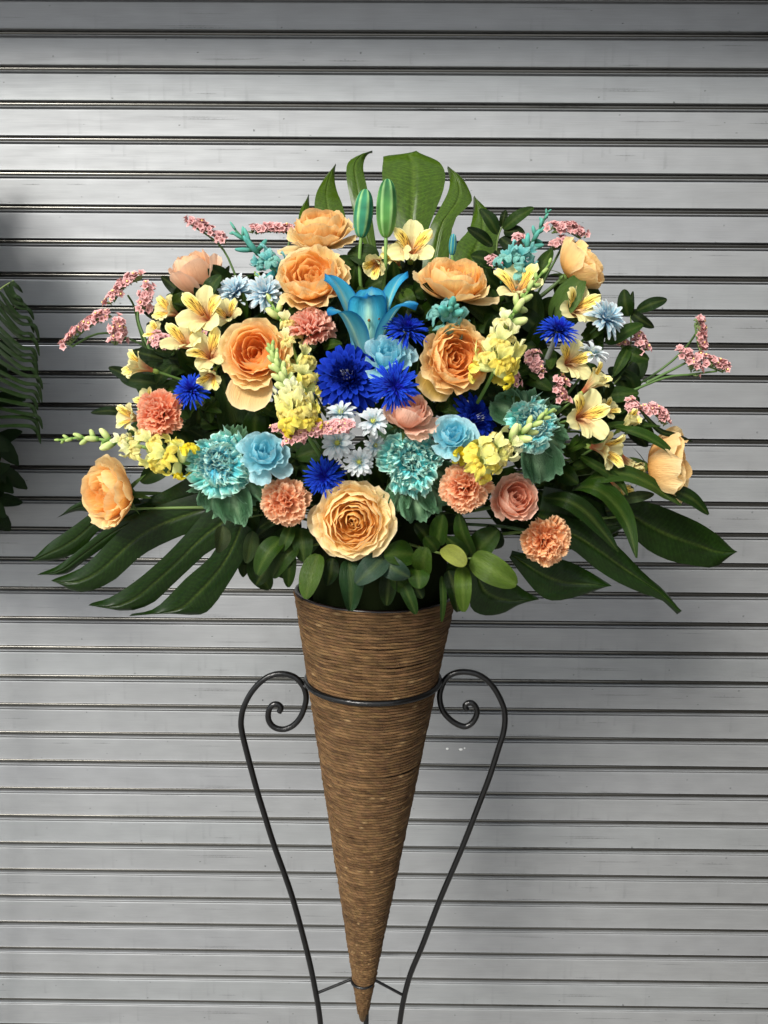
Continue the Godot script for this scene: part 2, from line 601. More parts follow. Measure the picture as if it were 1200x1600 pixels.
func build_stand() -> void:
	var o := thing("iron_stand", "dark brown wrought iron stand with scrolled legs holding the cone basket", "flower stand", Transform3D(Basis(), Vector3(cone_tip.x, 0, ZC)))
	var inv := o.transform.affine_inverse()
	var left := [[435.8, 1112.8], [439, 1106], [434.7, 1101], [428, 1100.5], [422.5, 1105], [419.3, 1114], [419.8, 1125], [425.5, 1134], [434.7, 1138.7], [446.3, 1139], [459, 1132.7], [469.7, 1120], [476.7, 1102], [478.2, 1086], [473, 1071], [460.3, 1058], [441.7, 1052.7], [423, 1055.7], [406.7, 1066], [391.5, 1083.7], [381, 1104.7], [377, 1123], [377.5, 1139.7], [384, 1169], [401, 1233], [409.5, 1261], [428, 1320], [455.8, 1398.8], [479.3, 1485], [492, 1543.8], [500.8, 1600], [507, 1690], [497, 1800]]
	var right := [[729.5, 1109.3], [726.6, 1103.5], [730.7, 1098.8], [737.7, 1098.8], [744, 1105.8], [744.7, 1116.3], [738.8, 1128], [728.3, 1135], [716.7, 1132.7], [703.8, 1124.5], [692, 1110.5], [687, 1091.8], [689.3, 1075.5], [696.8, 1060.3], [709.7, 1052], [726, 1049.8], [744.7, 1053.3], [762.2, 1063.8], [776, 1081.3], [786.7, 1104.7], [789, 1123.3], [786.7, 1144.3], [779, 1169], [765, 1213], [749, 1255], [722, 1324.4], [686.9, 1406.7], [660, 1477], [638, 1532], [624.5, 1600], [619, 1690], [632, 1800]]
	for side in [left, right]:
		var pts := []
		for k in side.size():
			pts.append(inv * at(side[k][0], side[k][1], ZC))
		var last: Vector3 = pts[-1]
		var outw := 1.0 if last.x > 0.0 else -1.0
		pts.append(Vector3(last.x + outw * 0.05, 0.12, 0.03))
		pts.append(Vector3(last.x + outw * 0.09, 0.006, 0.05))
		var g := Geo.new()
		g.tube(curve(pts, 190), 0.0042, 0.0042, 10, S(20, 17, 16))
		part(o, "leg", g, M.iron)
	var back := Geo.new()
	var ring_c := inv * at(583, 1060, ZC)
	var rad := 108.0 * per_px(ZC)
	back.tube(curve([ring_c + Vector3(0, 0, -rad - 0.002), ring_c + Vector3(-0.003, -0.2, -0.065), inv * cone_tip + Vector3(0.005, 0.03, -0.02), inv * cone_tip + Vector3(0.004, -0.1, -0.02), Vector3(0, 0.25, -0.06), Vector3(0, 0.006, -0.16)], 40), 0.0042, 0.0042, 10, S(20, 17, 16))
	part(o, "leg", back, M.iron)
	var ring := Geo.new()
	hoop(ring, ring_c, rad, 0.0041)
	part(o, "ring", ring, M.iron)
	var low_c := inv * at(567, 1531, ZC)
	var low := Geo.new()
	hoop(low, low_c, 19.5 * per_px(ZC), 0.0021)
	part(o, "ring", low, M.iron)
	for s in [[[497, 1551], [549, 1530]], [[628, 1554], [585, 1531]]]:
		var g := Geo.new()
		g.tube(curve([inv * at(s[0][0], s[0][1], ZC), inv * at(s[1][0], s[1][1], ZC)], 6), 0.0021, 0.0021, 8, S(20, 17, 16))
		part(o, "strut", g, M.iron)
	for u in [478, 688]:
		var g := Geo.new()
		g.blob(Transform3D(Basis().scaled(Vector3(0.0068, 0.0045, 0.0055)), inv * at(u, 1072, ZC)), 6, 8, S(20, 17, 16), S(20, 17, 16))
		part(o, "weld", g, M.iron)

func hoop(g: Geo, c: Vector3, r: float, thick: float) -> void:
	var first := g.v.size()
	for k in 72:
		var a := TAU * k / 72
		var d := Vector3(cos(a), 0, sin(a))
		for m in 9:
			var b := TAU * m / 9
			g.v.append(c + d * (r + cos(b) * thick) + Vector3(0, sin(b) * thick, 0))
			g.c.append(S(20, 17, 16)); g.t.append(Vector2(m / 9.0, k / 72.0))
	for k in 72:
		for m in 9:
			var p := first + k * 9 + m
			var q := first + k * 9 + (m + 1) % 9
			var r2 := first + ((k + 1) % 72) * 9 + m
			var s2 := first + ((k + 1) % 72) * 9 + (m + 1) % 9
			for x in [p, q, r2, q, s2, r2]:
				g.i.append(x)

func _ready() -> void:
	var cam := Camera3D.new()
	cam.name = "camera"
	look = Basis(Vector3.UP, deg_to_rad(0.4)) * Basis(Vector3.RIGHT, deg_to_rad(-8.37)) * Basis(Vector3.BACK, deg_to_rad(0.43))
	cam.fov = rad_to_deg(2.0 * atan(800.0 / FOCAL))
	cam.near = 0.05
	cam.far = 100.0
	add_child(cam)
	cam.transform = Transform3D(look, EYE)
	var env := Environment.new()
	env.background_mode = Environment.BG_SKY
	var sky := Sky.new()
	var ps := ProceduralSkyMaterial.new()
	ps.sky_top_color = Color(0.69, 0.715, 0.75)
	ps.sky_horizon_color = Color(0.86, 0.87, 0.88)
	ps.sky_curve = 0.2
	ps.ground_bottom_color = Color(0.4, 0.39, 0.37)
	ps.ground_horizon_color = Color(0.6, 0.6, 0.58)
	ps.sky_energy_multiplier = 1.0
	sky.sky_material = ps
	env.sky = sky
	env.tonemap_mode = Environment.TONE_MAPPER_LINEAR
	env.tonemap_exposure = 2.4
	env.sdfgi_enabled = true
	env.ssao_enabled = true
	env.ssil_enabled = true
	var we := WorldEnvironment.new()
	we.name = "world"
	we.environment = env
	add_child(we)
	var sun := DirectionalLight3D.new()
	sun.name = "sun"
	sun.light_color = Color(1.0, 0.985, 0.96)
	sun.light_energy = 0.64
	sun.light_angular_distance = 18.0
	sun.shadow_enabled = true
	add_child(sun)
	sun.look_at_from_position(Vector3(-0.68, 0.92, 1.12), Vector3.ZERO)
	rng.seed = 20240611
	noise.seed = 7
	noise.frequency = 0.05
	noise.fractal_octaves = 2
	foam_at = at(590, 800, 0.40)
	make_materials()
	build_setting()
	build_cone()
	build_stand()
	build_flowers()

# ---------------------------------------------------------------- flower builders
# every builder: u, v = photograph pixel of the middle of the head, r = its radius in pixels, axis = where it faces
func head(called: String, label: String, category: String, group: String, u: float, v: float, r: float, axis: Vector3, dz: float, lift: float, roll := 0.0) -> Array:
	var z := dome(u, v) + dz
	var p := at(u, v, z)
	var R := r * per_px(z)
	var ax := axis.normalized() if axis != Vector3.ZERO else (outward(p) + Vector3(0, 0.05, 0.5)).normalized()
	var root := thing(called, label, category, Transform3D(facing(ax, roll), p - ax * R * lift), group)
	return [root, R, ax]

func rose(label: String, group: String, u: float, v: float, r: float, axis: Vector3, o := {}) -> Node3D:
	var kind: String = o.get("kind", "rosette")
	var hd := head(o.get("called", "rose"), label, o.get("cat", "rose"), group, u, v, r, axis, o.get("dz", 0.0), o.get("lift", 0.55), rng.randf() * TAU)
	var root: Node3D = hd[0]
	var R: float = hd[1]
	var pal: Array = o.get("pal", [S(255, 160, 58), S(255, 200, 112), S(253, 219, 154), S(254, 230, 180)])  # heart, mid, outer, edge
	var n: int = o.get("n", 34)
	var fl: float = o.get("flare", 0.72)          # from here on the petals open out
	var hi: float = o.get("hin", 0.5)
	var hm: float = o.get("hmid", 0.72)
	var ho: float = o.get("hout", 0.3)
	var rm: float = o.get("rmid", 0.66)
	var wob: float = o.get("wob", 0.05)
	var wd: float = o.get("wide", 1.0)
	for k in n:
		var t := float(k) / (n - 1)
		var phi := k * 2.39996 + rng.randf_range(-0.35, 0.35)
		var rt := 0.0
		var yt := 0.0
		var pr := []
		var W := 0.0
		var rc := 0.0
		var curl := 0.0
		if t < fl:
			var q := t / fl
			rt = R * (lerpf(o.get("rin", 0.05), rm, pow(q, 0.8)) + rng.randf_range(-0.035, 0.035))
			yt = R * (lerpf(hi, hm, smoothstep(0.0, 0.8, q)) + rng.randf_range(-wob, wob) * 0.7)
			pr = [Vector2(R * 0.03, R * 0.02), Vector2(rt * 1.05 + R * 0.06, R * 0.04), Vector2(rt * 1.22 + R * 0.03, yt * 0.62), Vector2(rt, yt)]
			W = rt * 1.0 + R * 0.13
			rc = maxf(rt * 0.95, R * 0.10)
			curl = R * 0.05 * q
		else:
			var q := (t - fl) / (1.0 - fl)
			rt = R * (lerpf(rm * 1.12, 1.0, q) + rng.randf_range(-0.05, 0.04))
			yt = R * (lerpf(hm * 0.92, ho, q) + rng.randf_range(-wob, wob))
			pr = [Vector2(R * 0.04, 0.0), Vector2(rt * 0.72, -R * 0.04), Vector2(rt * lerpf(0.95, 0.9, q), yt * lerpf(0.75, 0.95, q)), Vector2(rt * 1.02, yt)]
			W = R * rng.randf_range(0.46, 0.62) * wd
			rc = rt * lerpf(0.95, 1.15, q)
			curl = R * lerpf(0.08, 0.2, q)
		var inner: Color = pal[0].lerp(pal[1], smoothstep(0.1, 0.75, t))
		var outer: Color = pal[1].lerp(pal[2], smoothstep(0.15, 0.95, t))
		var g := petal(pr, W, {"rc": rc, "rnd": 0.3 + rng.randf() * 0.12, "base": 0.35, "curl": curl, "ruf": R * lerpf(0.03, 0.075, t) * (wob / 0.05), "rf": rng.randf_range(1.2, 2.2), "c0": jit(inner, 0.05), "c1": jit(outer, 0.05), "ce": outer.lerp(pal[3], 0.35 + 0.5 * t), "nu": 9, "nv": 12, "skew": rng.randf_range(-0.08, 0.08), "nz": R * lerpf(0.02, 0.06, t), "nf": 13.0, "rp": 3.0, "lace": 0.035})
		part(root, "petal", g, M.velvet, Transform3D(Basis(Vector3.UP, phi), Vector3.ZERO))
	for x in o.get("extra", []):      # loose outer petals: angle, reach, height, width
		var g := petal([Vector2(R * 0.04, 0.0), Vector2(R * 0.5, -R * 0.1), Vector2(R * x[1] * 0.85, R * x[2] * 0.8), Vector2(R * x[1], R * x[2])], R * x[3], {"rc": R * 1.4, "rnd": 0.3, "base": 0.4, "curl": R * 0.12, "ruf": R * 0.08, "c0": x[4] if x.size() > 4 else pal[1], "c1": x[4] if x.size() > 4 else pal[2], "ce": pal[3], "nu": 9, "nv": 10})
		var inv := root.transform.basis.inverse()
		var want: Vector3 = inv * look * Vector3(cos(x[0]), sin(x[0]), 0.0)
		part(root, "outer_petal", g, M.velvet, Transform3D(Basis(Vector3.UP, atan2(-want.z, want.x)), Vector3(0, -R * 0.02, 0)))
	for k in 5:
		var g := petal([Vector2(R * 0.03, -R * 0.04), Vector2(R * 0.22, -R * 0.12), Vector2(R * 0.42, -R * 0.25), Vector2(R * 0.62, -R * 0.42)], R * 0.09, {"rc": R * 0.2, "rnd": 0.0, "tip": 1.0, "wide": 0.2, "base": 0.8, "c0": S(92, 118, 60), "nu": 6, "nv": 4})
		part(root, "sepal", g, M.leaf, Transform3D(Basis(Vector3.UP, k * TAU / 5 + 0.3), Vector3.ZERO))
	var hip := Geo.new()
	hip.blob(Transform3D(Basis().scaled(Vector3(0.16, 0.14, 0.16) * R), Vector3(0, -R * 0.12, 0)), 6, 10, S(78, 104, 50), S(96, 122, 62))
	part(root, "hip", hip, M.stem)
	stem_to_foam(root, root.position - hd[2] * R * 0.2, -hd[2], 0.0026, S(72, 92, 48))
	return root

func carnation(label: String, group: String, u: float, v: float, r: float, axis: Vector3, pal: Array, o := {}) -> Node3D:
	var hd := head("carnation", label, "carnation", group, u, v, r, axis, o.get("dz", 0.0), o.get("lift", 0.6), rng.randf() * TAU)
	var root: Node3D = hd[0]
	var R: float = hd[1]
	var n: int = o.get("n", 46)
	for k in n:
		var t := float(k) / (n - 1)
		var th := deg_to_rad(lerpf(4.0, o.get("open", 88.0), pow(t, 0.75)) + rng.randf_range(-6, 6))
		var L := R * (lerpf(0.98, 1.0, t) + rng.randf_range(-0.1, 0.06)) * lerpf(1.0, 1.0, t)
		var tip := Vector2(sin(th), cos(th) * 0.92 + 0.12) * L
		var pr := [Vector2(0.02 * R, 0.0), tip * 0.3 + Vector2(0, R * 0.12), tip * 0.72 + Vector2(-cos(th), sin(th)) * R * 0.04, tip]
		var g := petal(pr, R * rng.randf_range(0.3, 0.42), {"rc": R * rng.randf_range(0.3, 0.7) * (1.0 if rng.randf() < 0.75 else -1.0), "rnd": 0.22, "base": 0.16, "wide": 0.8, "zig": 0.075, "nz": R * 0.1, "nf": 30.0, "ruf": R * 0.09, "rf": rng.randf_range(1.6, 3.0), "c0": pal[0], "c1": jit(pal[1], 0.07), "ce": pal[2], "epow": 9.0, "nu": 7, "nv": 14})
		part(root, "petal", g, M.velvet, Transform3D(Basis(Vector3.UP, k * 2.39996 + rng.randf_range(-0.3, 0.3)), Vector3.ZERO))
	var cx := Geo.new()
	cx.blob(Transform3D(Basis().scaled(Vector3(0.26, 0.42, 0.26) * R), Vector3(0, -R * 0.22, 0)), 8, 10, S(84, 112, 72), S(112, 136, 88), 0.7)
	part(root, "calyx", cx, M.stem)
	stem_to_foam(root, root.position - hd[2] * R * 0.5, -hd[2], 0.0021, S(84, 108, 72))
	return root

func fine_petals(R: float, n: int, th0: float, th1: float, L0: float, L1: float, W: float, c0: Color, c1: Color, ce: Color, o := {}) -> Geo:
	var g := Geo.new()
	for k in n:
		var t := (k + 0.5) / n
		var th := deg_to_rad(lerpf(th0, th1, pow(t, o.get("pw", 0.8))) + rng.randf_range(-5, 5))
		var L := R * lerpf(L0, L1, t) * rng.randf_range(0.88, 1.08)
		var tip := Vector2(sin(th), cos(th)) * L
		var bend: float = o.get("bend", 0.15)
		var pr := [Vector2(R * 0.05, 0.0), tip * 0.4 + Vector2(-cos(th), sin(th)) * L * bend * 0.8, tip * 0.75 + Vector2(-cos(th), sin(th)) * L * bend, tip]
		petal(pr, R * W * rng.randf_range(0.8, 1.15), {"rc": R * o.get("rcf", 0.09), "rnd": 0.0 if o.has("tip") else 0.25, "tip": o.get("tip", 0.0), "wide": 0.55, "base": 0.45, "zig": o.get("zig", 0.0), "c0": jit(c0, 0.1), "c1": jit(c1, 0.12), "ce": ce, "epow": 4.0, "nu": o.get("nu", 5), "nv": o.get("nv", 3)}, g, Transform3D(Basis(Vector3.UP, k * 2.39996 + rng.randf_range(-0.2, 0.2)), Vector3.ZERO))
	return g

func cornflower(label: String, u: float, v: float, r: float, axis: Vector3, o := {}) -> Node3D:
	var hd := head("spider_mum", label, "chrysanthemum", "deep blue spidery chrysanthemums", u, v, r, axis, o.get("dz", 0.0), o.get("lift", 0.25), rng.randf() * TAU)
	var root: Node3D = hd[0]
	var R: float = hd[1]
	part(root, "ray_petals", fine_petals(R, 95, 30.0, o.get("open", 98.0), 0.72, 1.05, 0.055, S(8, 10, 92), S(12, 46, 196), S(44, 92, 232), {"tip": 0.35, "bend": 0.12, "nu": 6}), M.petal, Transform3D(), true)
	part(root, "inner_petals", fine_petals(R, 60, 2.0, 50.0, 0.5, 0.74, 0.035, S(5, 6, 60), S(14, 20, 150), S(30, 44, 200), {"tip": 0.5, "bend": 0.1}), M.petal, Transform3D(), true)
	var cx := Geo.new()
	cx.blob(Transform3D(Basis().scaled(Vector3(0.22, 0.2, 0.22) * R), Vector3(0, -R * 0.06, 0)), 6, 10, S(104, 116, 108), S(70, 86, 80))
	part(root, "calyx", cx, M.stem)
	stem_to_foam(root, root.position - hd[2] * R * 0.15, -hd[2], 0.003, S(128, 136, 128))
	return root

func big_mum(label: String, u: float, v: float, r: float, axis: Vector3, o := {}) -> Node3D:
	var hd := head("chrysanthemum", label, "chrysanthemum", "large deep blue chrysanthemums", u, v, r, axis, o.get("dz", 0.0), 0.2, 0.0)
	var root: Node3D = hd[0]
	var R: float = hd[1]
	for w in 4:
		var n := 19
		var th := deg_to_rad([62.0, 78.0, 92.0, 106.0][w])
		var L: float = R * [0.72, 0.88, 1.0, 1.04][w]
		for k in n:
			var a := th + rng.randf_range(-0.08, 0.08)
			var Lk := L * rng.randf_range(0.92, 1.06)
			var tip := Vector2(sin(a), cos(a)) * Lk
			var pr := [Vector2(R * 0.1, 0.0), tip * 0.35 + Vector2(-cos(a), sin(a)) * Lk * 0.12, tip * 0.75 + Vector2(-cos(a), sin(a)) * Lk * 0.1, tip]
			var g := petal(pr, R * 0.105, {"rc": R * 0.14, "rnd": 0.3, "base": 0.5, "c0": S(8, 12, 96), "c1": jit(S(10, 40, 160), 0.18), "ce": S(28, 66, 200), "nu": 6, "nv": 6, "crease": -R * 0.01})
			part(root, "petal", g, M.petal, Transform3D(Basis(Vector3.UP, (k + 0.5 * (w % 2)) * TAU / n + rng.randf_range(-0.07, 0.07)), Vector3.ZERO))
	part(root, "heart_petals", fine_petals(R, 130, 1.0, 62.0, 0.52, 0.66, 0.06, S(5, 14, 90), S(8, 28, 128), S(16, 44, 160), {"bend": -0.18, "rcf": 0.08}), M.petal, Transform3D(), true)
	part(root, "pale_tips", fine_petals(R, 26, 0.5, 17.0, 0.54, 0.58, 0.018, S(20, 30, 140), S(214, 226, 238), S(240, 244, 248), {"bend": -0.05, "tip": 0.4}), M.petal, Transform3D(), true)
	stem_to_foam(root, root.position, -hd[2], 0.003, S(84, 108, 72))
	return root

func daisy(label: String, u: float, v: float, r: float, axis: Vector3, o := {}) -> Node3D:
	var hd := head("small_mum", label, "chrysanthemum", "small blue and white chrysanthemums", u, v, r, axis, o.get("dz", 0.0), 0.15, rng.randf() * TAU)
	var root: Node3D = hd[0]
	var R: float = hd[1]
	var full: bool = o.get("full", false)
	var c0 := S(120, 200, 226)
	var c1 := S(240, 247, 247)
	if full:
		c0 = S(50, 145, 200)
		c1 = S(176, 222, 238)
	part(root, "ray_petals", fine_petals(R, 64 if full else 30, 14.0 if full else 46.0, 102.0, 0.84, 1.04, 0.15 if not full else 0.115, c0, c1, S(242, 246, 246), {"bend": 0.12, "rcf": 0.22, "nu": 6, "nv": 4, "pw": 0.7}), M.petal, Transform3D(), true)
	if not full:
		part(root, "inner_petals", fine_petals(R, 22, 8.0, 40.0, 0.36, 0.62, 0.06, S(150, 200, 120), S(205, 226, 205), S(240, 244, 240), {"bend": -0.05, "rcf": 0.06}), M.petal, Transform3D(), true)
		var g := Geo.new()
		g.blob(Transform3D(Basis().scaled(Vector3(0.17, 0.12, 0.17) * R), Vector3(0, R * 0.2, 0)), 6, 10, S(150, 170, 70), S(205, 205, 95))
		part(root, "disc", g, M.soft)
	stem_to_foam(root, root.position, -hd[2], 0.0016, S(76, 104, 60))
	return root

func kale(label: String, u: float, v: float, r: float, axis: Vector3, o := {}) -> Node3D:
	var hd := head("ornamental_kale", label, "ornamental kale", "teal dyed ornamental kales", u, v, r, axis, o.get("dz", 0.0), o.get("lift", 0.5), rng.randf() * TAU)
	var root: Node3D = hd[0]
	var R: float = hd[1]
	var n: int = o.get("n", 26)
	for k in n:
		var t := float(k) / (n - 1)
		var th := deg_to_rad(lerpf(4.0, 82.0, pow(t, 0.8)) + rng.randf_range(-10, 10))
		var L := R * lerpf(0.55, 1.02, t) * rng.randf_range(0.86, 1.1)
		var tip := Vector2(sin(th), cos(th) + 0.08) * L
		var pr := [Vector2(0.03 * R, 0.0), tip * 0.35 + Vector2(0, R * 0.12), tip * 0.75 + Vector2(-cos(th), sin(th)) * R * 0.1, tip]
		var c: Color = o.get("core", S(28, 176, 206))
		var cc := c.lerp(S(104, 216, 212), smoothstep(0.3, 1.0, t))
		var g := petal(pr, R * lerpf(0.28, 0.62, t) * rng.randf_range(0.85, 1.15), {"rc": R * lerpf(0.2, 0.9, t), "rnd": 0.3, "base": 0.35, "wide": 0.75, "lace": 0.09, "nz": R * lerpf(0.18, 0.36, t), "nf": 62.0, "rp": 3.0, "ruf": R * 0.07, "rf": rng.randf_range(1.5, 3.0), "c0": cc.lerp(S(120, 190, 150), 0.2), "c1": jit(cc, 0.12), "ce": S(216, 246, 226), "epow": 6.5, "nu": 9, "nv": 36, "skew": rng.randf_range(-0.1, 0.1)})
		part(root, "frilled_leaf", g, M.kale, Transform3D(Basis(Vector3.UP, k * 2.39996 + rng.randf_range(-0.5, 0.5)), Vector3.ZERO))
	for x in o.get("outer", []):        # screen angle, reach, half width: the plain green outer leaves
		var L: float = R * x[1]
		var g := petal([Vector2(0.05 * R, -R * 0.05), Vector2(L * 0.4, R * 0.02), Vector2(L * 0.8, R * 0.05), Vector2(L, -R * 0.12)], R * x[2], {"rc": R * 1.2, "rnd": 0.3, "base": 0.3, "wide": 0.6, "lace": 0.1, "nz": R * 0.16, "nf": 40.0, "ruf": R * 0.06, "rf": 2.0, "vn": 0.14, "c0": S(112, 142, 106), "c1": jit(S(46, 80, 50), 0.12), "ce": S(100, 136, 104), "cm": S(126, 156, 118), "epow": 10.0, "nu": 10, "nv": 26})
		var want: Vector3 = root.transform.basis.inverse() * look * Vector3(cos(x[0]), sin(x[0]), 0.0)
		part(root, "outer_leaf", g, M.kale, Transform3D(Basis(Vector3.UP, atan2(-want.z, want.x)), Vector3(0, R * rng.randf_range(-0.06, 0.04), 0)))
	stem_to_foam(root, root.position, -hd[2], 0.005, S(110, 134, 104))
	return root

func lily(label: String, u: float, v: float, L_px: float, axis: Vector3, dz: float, tilts: Array) -> void:
	var z := dome(u, v) + dz
	var p := at(u, v, z)
	var L := L_px * per_px(z)
	var root := thing("lily", label, "lily", Transform3D(facing(axis), p))
	for x in tilts:                    # screen angle seen along the axis, reach, height, half width
		var g := petal([Vector2(L * 0.03, 0.0), Vector2(L * 0.16, L * 0.45), Vector2(L * x[1] * 0.55, L * x[2] * 0.98), Vector2(L * x[1], L * x[2] * (0.86 if x[1] > 0.5 else 1.0))], L * x[3], {"rc": L * 0.22, "rnd": 0.0, "tip": 0.7, "wide": 0.5, "base": 0.35, "curl": L * 0.05, "ruf": L * 0.02, "c0": S(150, 212, 208), "c1": S(72, 180, 196), "ce": S(16, 112, 170), "cm": S(186, 228, 200), "epow": 3.0, "vn": 0.26, "crease": -L * 0.014, "nu": 16, "nv": 10})
		part(root, "tepal", g, M.petal, Transform3D(Basis(Vector3.UP, x[0]), Vector3.ZERO))
	for k in 6:
		var a := k * TAU / 6 + 0.4
		var g := Geo.new()
		g.tube(curve([Vector3.ZERO, Vector3(cos(a) * L * 0.05, L * 0.4, sin(a) * L * 0.05), Vector3(cos(a) * L * 0.13, L * 0.68, sin(a) * L * 0.13)], 8), 0.0008, 0.0006, 5, S(140, 190, 150))
		g.blob(Transform3D(Basis(Vector3.RIGHT, PI / 2).scaled(Vector3(0.0016, 0.0016, 0.005)), Vector3(cos(a) * L * 0.13, L * 0.68, sin(a) * L * 0.13)), 5, 6, S(120, 70, 30), S(120, 70, 30))
		part(root, "stamen", g, M.soft)
	stem_to_foam(root, p, -axis.normalized(), 0.003, S(80, 110, 56))

func lily_bud(label: String, u: float, v: float, len_px: float, wid_px: float, axis: Vector3, z: float, ca: Color, cb: Color, stem_px: Array) -> void:
	var p := at(u, v, z)
	var s := per_px(z)
	var root := thing("lily_bud", label, "lily bud", Transform3D(facing(axis), p), "closed lily buds")
	var g := Geo.new()
	g.blob(Transform3D(Basis().scaled(Vector3(wid_px * s * 0.5, len_px * s * 0.5, wid_px * s * 0.5)), Vector3(0, len_px * s * 0.5, 0)), 16, 24, ca, cb, 0.85, 0.09, 6)
	for k in g.v.size():              # pale seams between the six tepals
		var a := atan2(g.v[k].z, g.v[k].x)
		g.c[k] = g.c[k].lerp(S(150, 190, 120), pow(0.5 + 0.5 * cos(a * 6.0), 6.0) * 0.8) * (1.0 + 0.5 * noise.get_noise_2d(a * 9.0 + u, g.v[k].y * 900.0))
	part(root, "bud", g, M.soft)
	var inv := root.transform.affine_inverse()
	var pts := [Vector3(0, 0.001, 0)]
	for q in stem_px:
		pts.append(inv * at(q[0], q[1], q[2]))
	var st := Geo.new()
	st.tube(curve(pts, 12), 0.0022, 0.0027, 7, S(104, 138, 70))
	part(root, "stem", st, M.stem)

func alstro(label: String, u: float, v: float, r: float, axis: Vector3, o := {}) -> Node3D:
	var hd := head("peruvian_lily", label, "peruvian lily", "cream and yellow peruvian lilies", u, v, r, axis, o.get("dz", 0.0), 0.5, o.get("roll", 0.0))
	var root: Node3D = hd[0]
	var R: float = hd[1]
	var open: float = o.get("open", 1.0)
	for k in 6:
		var inner := k % 2 == 0
		var reach := R * (0.92 if inner else 0.98) * open * rng.randf_range(0.9, 1.08)
		var yt := R * (1.05 if inner else 0.82) * lerpf(1.35, 1.0, clampf(open, 0, 1)) * rng.randf_range(0.92, 1.06)
		var pr := [Vector2(R * 0.03, -R * 0.15), Vector2(R * 0.12, R * 0.45), Vector2(reach * 0.55, yt * 0.9), Vector2(reach, yt)]
		var dashes := inner and k != 4
		var g := petal(pr, R * (0.26 if inner else 0.42), {"rc": R * 0.6, "rnd": 0.25 if not inner else 0.1, "tip": 0.35 if inner else 0.0, "wide": 0.62, "base": 0.25, "ruf": R * 0.08, "rf": rng.randf_range(1.0, 2.2), "curl": R * rng.randf_range(0.02, 0.16), "vn": 0.14,
			"c0": S(222, 132, 92) if o.get("blush", true) else S(200, 190, 100), "c1": S(248, 214, 92) if dashes else S(242, 230, 164), "ce": S(240, 234, 172), "nu": 10, "nv": 10, "crease": R * 0.02})
		part(root, "tepal", g, M.streaked if dashes else M.petal, Transform3D(Basis(Vector3.UP, k * TAU / 6 + rng.randf_range(-0.15, 0.15)), Vector3.ZERO))
	var ov := Geo.new()
	ov.blob(Transform3D(Basis().scaled(Vector3(0.12, 0.18, 0.12) * R), Vector3(0, -R * 0.28, 0)), 6, 10, S(120, 150, 70), S(150, 170, 80), 0.8, 0.12, 6)
	part(root, "ovary", ov, M.stem)
	for k in 4:
		var a := 1.0 + k * 0.35
		var g := Geo.new()
		g.tube(curve([Vector3(0, -R * 0.1, 0), Vector3(cos(a) * R * 0.08, R * 0.5, sin(a) * R * 0.08), Vector3(cos(a) * R * 0.28, R * 0.85, sin(a) * R * 0.28)], 6), 0.0006, 0.0004, 5, S(235, 200, 150), S(200, 160, 110))
		part(root, "stamen", g, M.soft)
	stem_to_foam(root, root.position - hd[2] * R * 0.4, -hd[2], 0.0016, S(96, 124, 62))
	return root

func floret(L: float, c_body: Color, c_lip: Color, c_throat: Color) -> Geo:  # a snapdragon flower: y along the tube, x up
	var g := Geo.new()
	var first := g.v.size()
	for a in 6:
		var f := a / 5.0
		for k in 10:
			var b := TAU * k / 10
			var r := L * lerpf(0.10, 0.2, smoothstep(0.0, 0.5, f))
			g.v.append(Vector3(cos(b) * r * 1.1, f * L * 0.6, sin(b) * r * 0.8)); g.c.append(c_body); g.t.append(Vector2(k / 10.0, f))
	g.sheet(6, 10, true, first)
	for s in [-1, 1]:                    # upper lip: two lobes standing up
		petal([Vector2(L * 0.12, L * 0.5), Vector2(L * 0.2, L * 0.72), Vector2(L * 0.42, L * 0.82), Vector2(L * 0.66, L * 0.72)], L * 0.23, {"rc": L * 0.4, "rnd": 0.35, "base": 0.5, "nz": L * 0.12, "nf": 14.0, "ruf": L * 0.05, "curl": L * 0.07, "c0": c_body, "c1": c_lip, "ce": c_lip.lerp(Color(1, 1, 1), 0.15), "nu": 5, "nv": 6}, g, Transform3D(Basis(Vector3.UP, s * 0.42), Vector3.ZERO))
	for s in [-1, 0, 1]:                 # lower lip: three lobes turned down
		petal([Vector2(L * 0.1, L * 0.52), Vector2(L * 0.26, L * 0.84), Vector2(L * 0.5, L * 0.74), Vector2(L * 0.6, L * 0.46)], L * 0.2, {"rc": L * 0.35, "rnd": 0.35, "base": 0.6, "nz": L * 0.1, "nf": 14.0, "ruf": L * 0.07, "curl": L * 0.08, "c0": c_throat, "c1": c_throat.lerp(c_lip, 0.35), "ce": c_lip.lerp(c_throat, 0.3), "nu": 6, "nv": 8}, g, Transform3D(Basis(Vector3.UP, PI + s * 0.78), Vector3.ZERO))
	for s in [-1, 1]:                    # the swollen palate that shuts the throat
		g.blob(Transform3D(Basis(Vector3.BACK, 0.5) * Basis().scaled(Vector3(0.12, 0.2, 0.12) * L), Vector3(-L * 0.16, L * 0.66, s * L * 0.075)), 6, 8, c_throat, c_throat.lerp(c_lip, 0.3))
	return g

